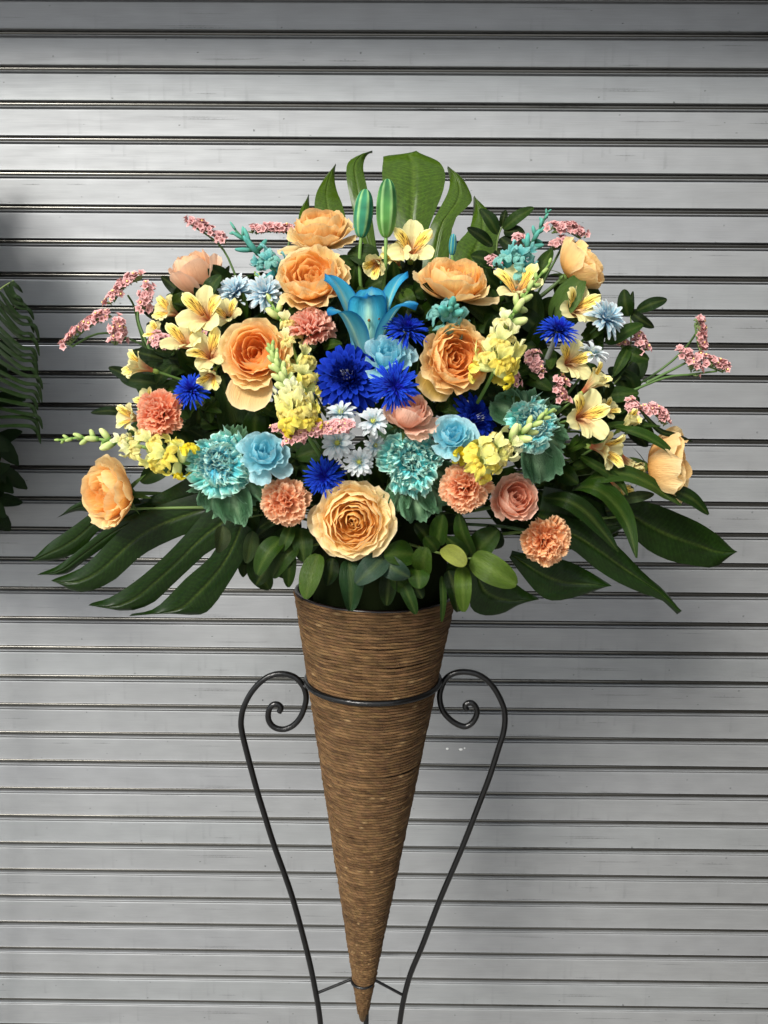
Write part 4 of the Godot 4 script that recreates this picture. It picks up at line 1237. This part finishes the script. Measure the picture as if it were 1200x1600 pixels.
func build_spikes() -> void:
	var CREAM := {"body": S(226, 234, 156), "lip": S(248, 248, 200), "low": S(255, 242, 92), "throat": S(255, 218, 20), "bud": S(226, 232, 160)}
	var TEAL := {"body": S(70, 160, 160), "lip": S(120, 196, 190), "throat": S(160, 214, 196), "bud": S(96, 178, 168), "bud_base": S(44, 100, 78), "stem": S(58, 104, 74), "green": 0.25}
	snapdragon("cream and yellow snapdragon spike lying out to the far left", "cream and yellow snapdragons", [[285, 722, 0.01], [230, 700, 0.01], [180, 690], [130, 684], [90, 688]], 0.05, CREAM.merged({"n": 24, "size": 35, "open": 0.5, "face": Vector3(0, 0.1, 1)}))
	snapdragon("upright whitish snapdragon spike with a green tip in front of the left rose", "cream and yellow snapdragons", [[470, 662], [460, 632], [447, 600], [432, 568], [424, 542]], 0.055, CREAM.merged({"n": 40, "size": 34, "open": 0.42, "bud0": 0.4, "bud1": 0.2, "body": S(226, 232, 168), "lip": S(244, 244, 180), "turn": 0.7}))
	snapdragon("yellow snapdragon spike rising behind the orange hearted rose", "cream and yellow snapdragons", [[482, 625], [468, 575], [448, 520], [425, 475], [398, 425]], -0.005, CREAM.merged({"n": 22, "size": 33, "open": 0.62, "lip": S(240, 226, 110), "turn": 1.7}))
	snapdragon("tall yellow snapdragon spike with green buds right of the cupped rose", "cream and yellow snapdragons", [[772, 580], [782, 545], [795, 505], [825, 455], [862, 408]], 0.042, CREAM.merged({"n": 26, "size": 37, "open": 0.5, "lip": S(248, 238, 120), "turn": 0.2}))
	snapdragon("short cream snapdragon spike in front of the right kale", "cream and yellow snapdragons", [[742, 728], [775, 705], [805, 685], [835, 662], [864, 640]], 0.055, CREAM.merged({"n": 24, "size": 35, "open": 0.46, "turn": 2.2}))
	snapdragon("teal snapdragon at upper left with few loose flowers", "teal dyed snapdragons", [[432, 425], [415, 410], [400, 393], [382, 375], [364, 355]], 0.0, TEAL.merged({"n": 16, "size": 30, "open": 0.42, "bud0": 0.8, "bud1": 0.3, "slim": 0.28, "turn": 0.4}))
	snapdragon("teal snapdragon with a dark green tip at the upper right", "teal dyed snapdragons", [[795, 425], [815, 402], [832, 378], [846, 352], [856, 330]], 0.0, TEAL.merged({"n": 24, "size": 35, "open": 0.36, "slim": 0.4, "body": S(30, 140, 170), "lip": S(70, 180, 200), "throat": S(40, 150, 190), "bud": S(38, 120, 96), "turn": 1.0}))
	snapdragon("teal snapdragon cluster pointing at the viewer above the cupped rose", "teal dyed snapdragons", [[696, 505], [702, 492, 0.02], [708, 480, 0.045]], 0.012, TEAL.merged({"n": 13, "size": 35, "open": 0.55, "bud0": 0.6, "face": Vector3(0, 0.35, 1), "turn": 0.5}))

func build_lilies_small() -> void:
	alstro("cream striped lily at the top centre right of the tall bud", 644, 388, 41, Vector3(0.05, 0.45, 0.9), {"dz": 0.0, "roll": 0.6})
	alstro("drooping cream lily below the tall lily bud", 588, 412, 31, Vector3(-0.3, -0.5, 0.8), {"dz": 0.0, "open": 0.6, "roll": 0.2})
	alstro("pale striped lily facing the viewer below the upper left bud rose", 318, 492, 41, Vector3(-0.2, 0.3, 0.93), {"dz": 0.03, "roll": 0.4})
	alstro("pale striped lily at the left edge under two dark leaves", 265, 485, 31, Vector3(-0.6, 0.35, 0.7), {"dz": 0.0, "roll": 1.0, "open": 0.8})
	alstro("brown striped lily right above the pink statice oval", 288, 532, 35, Vector3(-0.15, 0.6, 0.8), {"dz": 0.025, "roll": 0.2})
	alstro("brown striped lily against the left edge of the orange hearted rose", 328, 552, 37, Vector3(0.1, 0.4, 0.9), {"dz": 0.015, "roll": 1.3})
	alstro("brown striped lily above the orange hearted rose", 356, 492, 27, Vector3(-0.1, 0.5, 0.85), {"dz": 0.0, "roll": 0.8})
	alstro("yellow striped lily facing left at the left edge", 218, 573, 33, Vector3(-0.8, 0.25, 0.55), {"dz": 0.03, "roll": 0.5, "open": 0.75})
	alstro("yellow striped lily half hidden left of the salmon carnation", 205, 652, 29, Vector3(-0.6, 0.2, 0.75), {"dz": 0.02, "roll": 0.9, "open": 0.85})
	alstro("large cream striped lily at the upper right between green buds and teal flowers", 810, 450, 41, Vector3(-0.15, 0.7, 0.7), {"dz": 0.005, "roll": 0.5})
	alstro("yellow striped lily behind the broad pointed leaf at upper right", 900, 482, 37, Vector3(0.35, 0.3, 0.88), {"dz": 0.0, "roll": 1.2})
	alstro("brown striped lily under the upper right spidery blue flower", 892, 566, 35, Vector3(0.3, 0.2, 0.92), {"dz": 0.0, "roll": 0.3})
	alstro("yellow and orange lily in profile pointing up at the right", 928, 598, 35, Vector3(0.65, 0.65, 0.4), {"dz": 0.03, "roll": 0.5, "open": 0.55})
	alstro("yellow striped lily wide open at the right of the right kale", 912, 652, 43, Vector3(0.35, 0.15, 0.92), {"dz": 0.035, "roll": 0.2})
	alstro("cream lily with pink throat among long leaves at the right", 945, 702, 40, Vector3(0.7, -0.1, 0.7), {"dz": 0.03, "roll": 0.7, "open": 0.8})
	alstro("pale green half closed lily above the long leaves at the far right", 982, 660, 29, Vector3(0.5, 0.6, 0.6), {"dz": 0.03, "roll": 0.2, "open": 0.4, "blush": false})
	alstro("pale lily hanging between the long leaves beside the far right rose", 985, 725, 31, Vector3(0.5, -0.6, 0.6), {"dz": 0.02, "roll": 0.2, "open": 0.5})
	alstro("small pale pink throated lily under the long leaves at the right", 966, 762, 29, Vector3(0.4, -0.5, 0.75), {"dz": 0.02, "roll": 0.9, "open": 0.6})

	alstro("cream petalled lily below the two striped lilies beside the orange hearted rose", 330, 588, 27, Vector3(-0.1, -0.5, 0.85), {"dz": 0.012, "roll": 0.2, "open": 0.8})
	alstro("small streaked lily half hidden left of the tall lily bud's stem", 620, 402, 27, Vector3(-0.2, 0.6, 0.75), {"dz": -0.012, "roll": 1.0})
	alstro("small yellow lily low at the left behind the snapdragon spike", 232, 628, 23, Vector3(-0.4, 0.4, 0.8), {"dz": 0.0, "roll": 0.3})
	alstro("small pale lily beneath the pair of arching statice sprays", 246, 520, 23, Vector3(-0.5, 0.4, 0.75), {"dz": -0.01, "roll": 0.9, "open": 0.8})
	alstro("small cream lily below the profile lily, against the dark leaves at right", 948, 640, 23, Vector3(0.5, 0.4, 0.75), {"dz": 0.0, "roll": 0.4, "open": 0.8})

func build_statice() -> void:
	statice("pink statice spike pointing up left at the top left", [[[[300, 352], [325, 362], [350, 380]], 26, 10, 1.9]], [[[300, 352], [345, 385, 0.0], [372, 440, 0.0], [420, 560, 0.0], [560, 800, 0.0]]], 0.42, {"eyes": 0.02})
	statice("flat row of pink statice between the teal flower and the topmost rose", [[[[398, 364], [425, 362], [456, 364]], 26, 9, 1.57]], [[[456, 366], [452, 420], [500, 600], [570, 800]]], 0.40, {"eyes": 0.02})
	statice("pair of pink statice sprays arching over the upper left edge", [[[[178, 472], [190, 454], [204, 442], [218, 438]], 26, 10, 2.2], [[[230, 458], [226, 474], [222, 488]], 20, 13, 1.2]], [[[200, 462], [210, 480], [218, 515], [240, 560], [330, 640], [560, 800]], [[222, 470], [216, 500], [240, 560]]], 0.46)
	statice("pink statice spray reaching farthest out to the left", [[[[108, 540], [130, 518], [152, 503], [168, 498]], 36, 10, 2.2], [[[182, 512], [184, 522], [180, 536]], 24, 15, 1.0]], [[[112, 542], [150, 522], [190, 525], [250, 555], [330, 620], [560, 800]]], 0.46)
	statice("oval head of pink statice right above the left salmon carnation", [[[[250, 540], [272, 545], [294, 552]], 62, 18, 1.5]], [[[272, 550], [300, 590], [560, 800]]], 0.50)
	statice("long bar of pink statice left of the small white mums", [[[[458, 694], [485, 682], [515, 676], [542, 674]], 90, 17, 1.6], [[[434, 676], [444, 678]], 12, 12, 1.6]], [[[490, 686], [520, 730], [570, 800]]], 0.63)
	statice("cluster of pink statice above the turned away rose at the upper right", [[[[862, 364], [885, 362], [905, 372]], 26, 13, 1.5], [[[864, 390], [880, 384]], 14, 12, 1.6]], [[[885, 372], [860, 420], [760, 600], [600, 800]]], 0.43, {"eyes": 0.05})
	statice("pink statice spray reaching farthest out to the right", [[[[1086, 505], [1088, 525], [1092, 545]], 26, 11, 0.1], [[[1064, 556], [1076, 570], [1080, 582]], 22, 14, 1.0], [[[1088, 566], [1110, 574], [1130, 582]], 26, 14, 1.3]], [[[1088, 520], [1070, 545], [1040, 572], [990, 605], [920, 640], [780, 720], [600, 800]], [[1075, 565], [1050, 578], [1010, 598]], [[1120, 580], [1080, 585], [1040, 590], [985, 612], [930, 640]]], 0.47)
	statice("pink statice with green underside above the far right rose", [[[[1008, 642], [1024, 648], [1034, 662]], 30, 12, 0.8], [[[984, 636], [992, 650]], 12, 11, 1.4]], [[[1010, 652], [990, 668], [900, 720], [600, 800]]], 0.50)
	statice("small pink statice tuft beside the cupped rose's lower right", [[[[794, 590], [800, 602]], 22, 14, 1.4]], [[[797, 604], [780, 650], [640, 800]]], 0.57)
	statice("small pink statice sprigs below the upper right blue flower", [[[[832, 562], [838, 574], [844, 586]], 20, 12, 2.0], [[[872, 596], [880, 606]], 8, 10, 1.5]], [[[838, 570], [850, 630], [640, 800]]], 0.53)
	statice("faint pink statice behind the upper right side-on rose", [[[[766, 412], [780, 420], [794, 428]], 16, 10, 1.2], [[[806, 372], [812, 382]], 8, 9, 1.5]], [[[780, 420], [740, 600], [600, 800]]], 0.42, {"eyes": 0.0})
	statice("small pink statice tuft left of the yellow spike at the far left", [[[[300, 520], [318, 530]], 16, 12, 1.5]], [[[308, 530], [400, 620], [580, 800]]], 0.46)
	statice("small pink statice between the right kale and the streaked lilies", [[[[866, 612], [876, 628]], 16, 12, 1.2]], [[[870, 622], [800, 690], [600, 800]]], 0.53)
	statice("pink statice tips showing beyond the right ruscus leaves", [[[[994, 535], [1002, 550]], 18, 13, 1.2], [[[966, 532], [972, 544]], 10, 10, 1.4]], [[[998, 545], [940, 600], [600, 800]]], 0.47)

func build_greens(DARK: Color, MIDG: Color, LITE: Color) -> void:
	var RG := "ruscus sprigs in the bouquet"
	var hand := {"sharp": 0.55}
	sprig("ruscus_sprig", "bright ruscus leaves hanging over the left of the basket rim", "ruscus", RG, [[560, 850, 0.50], [500, 850, 0.535], [462, 858, 0.55], [440, 850, 0.55]], [
		[[440, 842, 0.55], [402, 898, 0.56], 38, MIDG], [[463, 852, 0.55], [426, 902, 0.55], 36, MIDG.lerp(DARK, 0.4)], [[455, 822, 0.545], [440, 862, 0.56], 22, MIDG], [[470, 825, 0.54], [475, 878, 0.555], 34, MIDG.lerp(DARK, 0.3)], [[497, 866, 0.555], [478, 936, 0.575], 40, MIDG.lerp(LITE, 0.4)], [[420, 880, 0.53], [400, 914, 0.53], 26, DARK], [[445, 800, 0.53], [405, 825, 0.54], 26, DARK]], MIDG, hand)
	sprig("rose_foliage", "dark toothed rose leaves hanging over the middle of the rim", "rose leaves", "", [[560, 850, 0.54], [570, 868, 0.565], [592, 874, 0.57]], [
		[[545, 876, 0.57], [547, 954, 0.585], 42, S(40, 66, 38)], [[602, 868, 0.57], [556, 912, 0.59], 40, S(58, 78, 66)], [[590, 876, 0.57], [640, 902, 0.58], 36, S(46, 66, 52)], [[612, 886, 0.56], [604, 946, 0.565], 30, DARK], [[625, 900, 0.56], [650, 960, 0.565], 22, S(42, 66, 28)], [[520, 872, 0.555], [512, 915, 0.56], 26, DARK]], DARK, {"sharp": 0.6, "wave": 0.03})
	sprig("ruscus_sprig", "large pale green ruscus leaves over the right of the basket rim", "ruscus", RG, [[640, 850, 0.50], [690, 865, 0.54], [730, 872, 0.555], [745, 872, 0.56]], [
		[[646, 866, 0.56], [600, 868, 0.58], 42, MIDG], [[662, 894, 0.565], [667, 855, 0.585], 36, MIDG.lerp(LITE, 0.25)], [[650, 884, 0.56], [655, 920, 0.58], 37, MIDG], [[684, 850, 0.55], [692, 804, 0.57], 33, MIDG], [[683, 860, 0.56], [664, 838, 0.57], 24, MIDG.lerp(DARK, 0.4)], [[692, 856, 0.57], [727, 884, 0.595], 31, S(140, 146, 70)], [[738, 866, 0.55], [717, 802, 0.565], 28, MIDG], [[738, 870, 0.565], [807, 914, 0.585], 46, LITE], [[722, 886, 0.56], [724, 956, 0.58], 28, LITE.lerp(MIDG, 0.3)], [[700, 892, 0.545], [716, 956, 0.555], 30, DARK], [[736, 872, 0.545], [778, 828, 0.555], 44, MIDG.lerp(DARK, 0.35)], [[648, 928, 0.55], [610, 904, 0.57], 24, MIDG], [[672, 850, 0.54], [648, 818, 0.55], 30, DARK], [[730, 868, 0.56], [698, 840, 0.57], 24, MIDG.lerp(DARK, 0.5)], [[690, 900, 0.55], [690, 972, 0.553], 12, MIDG], [[640, 905, 0.55], [660, 935, 0.56], 26, DARK]], MIDG, hand)
	sprig("ruscus_sprig", "ruscus sprig with dark leaves at the upper right beside the monstera", "ruscus", RG, [[600, 780, 0.40], [720, 560, 0.40], [768, 430, 0.40], [778, 372, 0.40], [786, 352, 0.40]], [
		[[786, 358, 0.40], [834, 324, 0.41], 19, MIDG], [[778, 366, 0.40], [750, 326, 0.40], 24, DARK.lerp(MIDG, 0.4)], [[770, 384, 0.40], [730, 356, 0.41], 22, DARK], [[787, 362, 0.40], [820, 364, 0.41], 20, DARK], [[782, 372, 0.40], [808, 398, 0.41], 24, DARK], [[775, 390, 0.40], [800, 425, 0.41], 26, DARK], [[768, 410, 0.40], [735, 400, 0.41], 26, DARK.lerp(MIDG, 0.3)], [[766, 420, 0.41], [780, 470, 0.44], 22, DARK], [[784, 356, 0.40], [790, 328, 0.40], 12, DARK]], DARK)
	sprig("ruscus_sprig", "ruscus sprig of oval leaves sticking out at the right edge", "ruscus", RG, [[620, 790, 0.41], [850, 650, 0.44], [955, 605, 0.46], [984, 545, 0.47], [985, 488, 0.47]], [
		[[982, 494, 0.47], [975, 452, 0.47], 24, DARK.lerp(MIDG, 0.3)], [[988, 488, 0.47], [989, 455, 0.46], 9, DARK], [[994, 486, 0.47], [1042, 468, 0.475], 19, DARK.lerp(MIDG, 0.2)], [[986, 488, 0.47], [1022, 512, 0.48], 18, DARK], [[946, 536, 0.48], [1005, 507, 0.485], 26, MIDG], [[926, 500, 0.47], [955, 528, 0.475], 24, DARK], [[930, 506, 0.475], [940, 552, 0.48], 16, MIDG], [[984, 540, 0.475], [958, 588, 0.485], 18, MIDG], [[976, 548, 0.475], [1014, 562, 0.48], 22, MIDG.lerp(DARK, 0.4)], [[960, 590, 0.48], [980, 560, 0.475], 16, DARK], [[970, 585, 0.47], [985, 592, 0.47], 10, DARK], [[945, 610, 0.48], [905, 580, 0.49], 26, MIDG], [[938, 620, 0.48], [998, 614, 0.485], 26, MIDG], [[930, 632, 0.475], [980, 640, 0.48], 30, MIDG]], MIDG)
	sprig("long_leafed_stem", "long strap leaves arching out to the right over the far rose", "lily leaves", "long narrow leaves", [[640, 790, 0.42], [800, 740, 0.46], [880, 720, 0.49], [905, 712, 0.50]], [
		[[888, 708, 0.50], [1032, 666, 0.53], 13, MIDG, {"via": [[920, 684], [955, 666], [995, 664]]}], [[955, 666, 0.52], [1064, 742, 0.55], 24, MIDG, {"via": [[985, 674], [1015, 686], [1045, 706]]}], [[905, 712, 0.51], [981, 774, 0.545], 15, MIDG.lerp(DARK, 0.3), {"via": [[925, 724], [948, 738], [970, 755]]}], [[908, 756, 0.50], [1064, 790, 0.55], 30, MIDG, {"via": [[940, 744], [975, 740], [1015, 756], [1042, 776]]}], [[895, 764, 0.50], [994, 872, 0.555], 36, MIDG.lerp(DARK, 0.25), {"via": [[925, 762], [955, 782], [980, 818]]}], [[850, 778, 0.50], [966, 862, 0.535], 30, DARK.lerp(MIDG, 0.3), {"via": [[885, 782], [915, 800], [940, 828]]}], [[1040, 762, 0.52], [1107, 804, 0.53], 24, DARK.lerp(MIDG, 0.3), {"via": [[1062, 770], [1085, 782]]}], [[968, 782, 0.50], [1022, 772, 0.51], 18, S(74, 92, 60)], [[1000, 640, 0.51], [1082, 690, 0.51], 9, DARK, {"via": [[1030, 672], [1055, 680]]}]], MIDG)
	sprig("broad_leaf", "broad pointed green leaf standing in front of the upper right lily", "leaf", "", [[640, 780, 0.42], [780, 620, 0.46], [862, 500, 0.485]], [[[862, 500, 0.485], [912, 428, 0.49], 40, S(84, 112, 52)], [[900, 440, 0.46], [938, 470, 0.46], 30, S(62, 86, 44)], [[840, 440, 0.455], [862, 390, 0.45], 22, MIDG]], MIDG)
	sprig("strap_leaf", "ribbed dark strap leaf behind the left kale and rose", "leaf", "", [[560, 790, 0.42], [440, 740, 0.46], [385, 720, 0.49]], [[[385, 725, 0.49], [345, 585, 0.50], 60, S(50, 74, 38)], [[400, 720, 0.48], [300, 640, 0.49], 22, DARK], [[390, 728, 0.485], [278, 662, 0.49], 16, DARK]], DARK)
	sprig("broad_leaf", "very dark broad leaf right of the blue lily", "leaf", "", [[590, 800, 0.42], [640, 640, 0.46], [655, 560, 0.47]], [[[668, 600, 0.46], [610, 395, 0.45], 74, S(34, 54, 24)], [[560, 560, 0.46], [520, 470, 0.46], 46, DARK]], DARK)
	sprig("lily_foliage", "dark lance leaves at the left edge between statice and lilies", "lily leaves", "long narrow leaves", [[570, 790, 0.41], [400, 640, 0.45], [300, 560, 0.47], [262, 520, 0.47]], [
		[[300, 470, 0.455], [252, 432, 0.45], 22, DARK], [[322, 475, 0.46], [268, 432, 0.455], 22, DARK], [[325, 470, 0.50], [345, 430, 0.505], 24, S(50, 74, 34), {"face": Vector3(-0.4, 0.2, 0.9)}], [[348, 455, 0.45], [358, 415, 0.44], 14, DARK], [[290, 510, 0.46], [226, 488, 0.46], 34, DARK], [[275, 540, 0.46], [230, 505, 0.455], 24, DARK], [[262, 562, 0.47], [205, 548, 0.47], 18, DARK], [[232, 608, 0.47], [170, 574, 0.475], 22, DARK], [[250, 600, 0.475], [188, 592, 0.48], 26, DARK.lerp(MIDG, 0.3)], [[265, 560, 0.48], [322, 566, 0.48], 24, DARK], [[244, 600, 0.48], [268, 570, 0.49], 22, MIDG.lerp(DARK, 0.5)], [[195, 646, 0.47], [142, 645, 0.47], 14, DARK], [[290, 575, 0.46], [330, 600, 0.46], 40, DARK]], DARK)
	sprig("kale_foliage", "drooping grey green leaf under the left kale", "leaf", "", [[560, 800, 0.45], [440, 800, 0.50], [360, 815, 0.525]], [[[348, 822, 0.53], [340, 864, 0.54], 30, S(74, 88, 56)], [[395, 830, 0.52], [385, 880, 0.52], 26, S(60, 76, 44)], [[470, 790, 0.50], [400, 840, 0.51], 40, DARK]], DARK)
	# the dark mass of ruscus that fills the gaps
	var spots := [["at the upper left behind the roses", 420, 520, 150], ["at the top behind the lily buds", 580, 470, 140], ["at the upper right behind the yellow spikes", 770, 520, 150], ["in the middle behind the blue flowers", 600, 640, 150], ["at the left behind the kale", 340, 690, 140], ["at the right behind the right kale", 850, 690, 150], ["at the lower left behind the carnation", 440, 800, 130], ["at the lower right behind the salmon rose", 770, 810, 140], ["in the lower middle behind the kale", 620, 800, 130], ["at the right edge behind the lilies", 930, 620, 110], ["at the left edge behind the lilies", 280, 580, 110], ["low at the right behind the long leaves", 910, 770, 100], ["around the stems left of the small white mums", 470, 690, 90], ["right under the blue lily", 540, 500, 90], ["between the lily and the upper right rose", 660, 480, 90], ["beside the cupped rose", 770, 600, 90], ["around the yellow spike at the right", 830, 560, 90], ["under the upper left bud rose", 350, 500, 90], ["between the left salmon carnation and the kale", 300, 660, 90], ["under the fluffy pale blue mums", 415, 510, 80], ["behind the lowest florets of the tall yellow spike", 790, 500, 80], ["above the cupped rose", 740, 505, 80], ["beside the orange hearted rose", 465, 560, 80], ["over the left monstera's base", 420, 850, 70]]
	for s in spots:
		var u: float = s[1]
		var v: float = s[2]
		var base := [592.0, 810.0, 0.41]
		var z := dome(u, v) - 0.075
		var leaves := []
		for k in 27:
			var a := rng.randf() * TAU
			var d: float = s[3] * sqrt(rng.randf()) * 0.62
			var lu := u + cos(a) * d
			var lv := v + sin(a) * d * 0.8
			var b := rng.randf_range(0, TAU)
			var L := rng.randf_range(36, 64)
			var zz := dome(lu, lv) - rng.randf_range(0.03, 0.11)
			leaves.append([[lu, lv, zz], [lu + cos(b) * L, lv + sin(b) * L, zz + rng.randf_range(-0.015, 0.03)], rng.randf_range(22, 38), DARK.lerp(MIDG, rng.randf() * 0.8)])
		sprig("ruscus_sprig", "dark ruscus leaves filling the gap " + str(s[0]), "ruscus", RG, [base, [(u + 592) * 0.5, (v + 810) * 0.5, z - 0.02], [u, v, z]], leaves, DARK)

func build_palm() -> void:
	# part of the next arrangement, cut by the left edge of the photograph
	var root := thing("palm_arrangement", "dark arching palm fronds of a neighbouring arrangement cut by the left edge", "palm fronds", Transform3D(Basis(), at(-150, 800, 0.22)))
	var inv := root.transform.affine_inverse()
	var fronds := [[[[-70, 790, 0.24], [-55, 640, 0.26], [-36, 530, 0.27], [-8, 462, 0.27], [22, 438, 0.27]], 20, 0.0, S(32, 50, 20)],
		[[[-150, 760, 0.16], [-90, 560, 0.16], [-80, 420, 0.17], [-130, 300, 0.17]], 16, 80.0, S(36, 56, 26)],
		[[[-160, 760, 0.14], [-120, 600, 0.12], [-70, 500, 0.12], [-20, 540, 0.12], [-10, 600, 0.12]], 14, 70.0, S(36, 56, 26)]]
	for f in fronds:
		var pts := []
		for q in f[0]:
			pts.append(inv * at(q[0], q[1], q[2]))
		var path := curve(pts, 40)
		var g := Geo.new()
		g.tube(path, 0.0022, 0.0009, 6, S(98, 116, 60))
		var fr := part(root, "frond", g, M.stem)
		var n: int = f[1]
		if f[2] == 0.0:                 # the frond in the picture: leaflets reach right and droop at their tips
			for k in n:
				var q := float(k) / (n - 1)
				var p := path[clampi(int(lerpf(39.0, 8.0, q)), 0, 40)]
				var y := lerpf(452.0, 672.0, q) + rng.randf_range(-3, 3)
				var x := 40.0 + 22.0 * smoothstep(0.0, 0.3, q) + rng.randf_range(-7, 5)
				var b := Geo.new()
				blade(b, [p, inv * at(lerpf(12.0, x, 0.35), y - 6.0, 0.285), inv * at(x - 8.0, y, 0.285), inv * at(x, y + lerpf(6.0, 42.0, smoothstep(0.0, 0.25, q)) * 0.5 + rng.randf_range(-4, 6), 0.28)], 0.0078, Vector3(0, 0.7, 0.7), jit(f[3], 0.15), jit(f[3], 0.1) * 1.3, {"n": 14, "nv": 4, "sharp": 0.55, "p": 0.8, "fold": 0.3})
				part(fr, "leaflet", b, M.leaf)
			continue
		for k in n:
			var t := lerpf(0.25, 1.0, float(k) / (n - 1))
			var at_k := mini(int(t * 40), 40)
			var p := path[at_k]
			var d := (path[mini(at_k + 1, 40)] - path[at_k - 1]).normalized()
			var L: float = f[2] * per_px(0.26) * (0.35 + 0.65 * sin(PI * clampf(t * 0.85 + 0.05, 0, 1)))
			for s in [-1, 1]:
				var sd := Vector3(-1.0, 0.12 + 0.15 * (t - 0.6), 0.15) + d * 0.25 if s < 0 else d * 0.8 + Vector3(-0.35, -0.25, -0.7)
				sd = sd.normalized()
				var b := Geo.new()
				blade(b, [p, p + sd * L * 0.5 + Vector3(0, 0.006, 0), p + sd * L + Vector3(0, -0.012, 0.0)], 0.0105 if s < 0 else 0.007, Vector3(0, 0.75, 0.65), jit(f[3], 0.15), jit(f[3], 0.1) * 1.3, {"n": 8, "nv": 4, "sharp": 0.5, "p": 0.75, "fold": 0.25})
				part(fr, "leaflet", b, M.leaf)
	# the dense dark leaves it is packed with, beyond the edge of the picture
	var mass := Geo.new()
	for k in 900:
		var u := -45.0 - 280.0 * pow(rng.randf(), 1.3)
		var v := lerpf(470, 830, rng.randf()) if rng.randf() < 0.75 else lerpf(230, 480, rng.randf())
		var z := rng.randf_range(0.03, 0.3)
		if z < 0.12 and v > 520.0:
			u += 32.0
		if u > -90.0 and v < 480.0:
			u -= 40.0
		var p := inv * at(u, v, z)
		var dir := Vector3(rng.randf_range(-1, 1), rng.randf_range(-0.8, 0.8), rng.randf_range(-0.7, 0.9)).normalized()
		blade(mass, [p, p + dir * 0.035 + Vector3(0, 0.004, 0), p + dir * 0.07], 0.032, Vector3(0.2, 0.5, 0.8), jit(S(34, 54, 26), 0.2), S(46, 66, 32), {"n": 5, "nv": 2})
	part(root, "foliage", mass, M.leaf, Transform3D(), true)
	# it stands on an iron stand of its own, out of the picture
	var foot := inv * Vector3(root.position.x - 0.06, 0.006, 0.2)
	for k in 3:
		var a := k * TAU / 3.0 + 0.5
		var leg := Geo.new()
		leg.tube(curve([Vector3(-0.06, 0.12, -0.02), Vector3(-0.06 + cos(a) * 0.03, -0.3, -0.02 + sin(a) * 0.03), foot + Vector3(cos(a) * 0.13, 0, sin(a) * 0.13)], 20), 0.0045, 0.0045, 8, S(20, 17, 16))
		part(root, "leg", leg, M.iron)
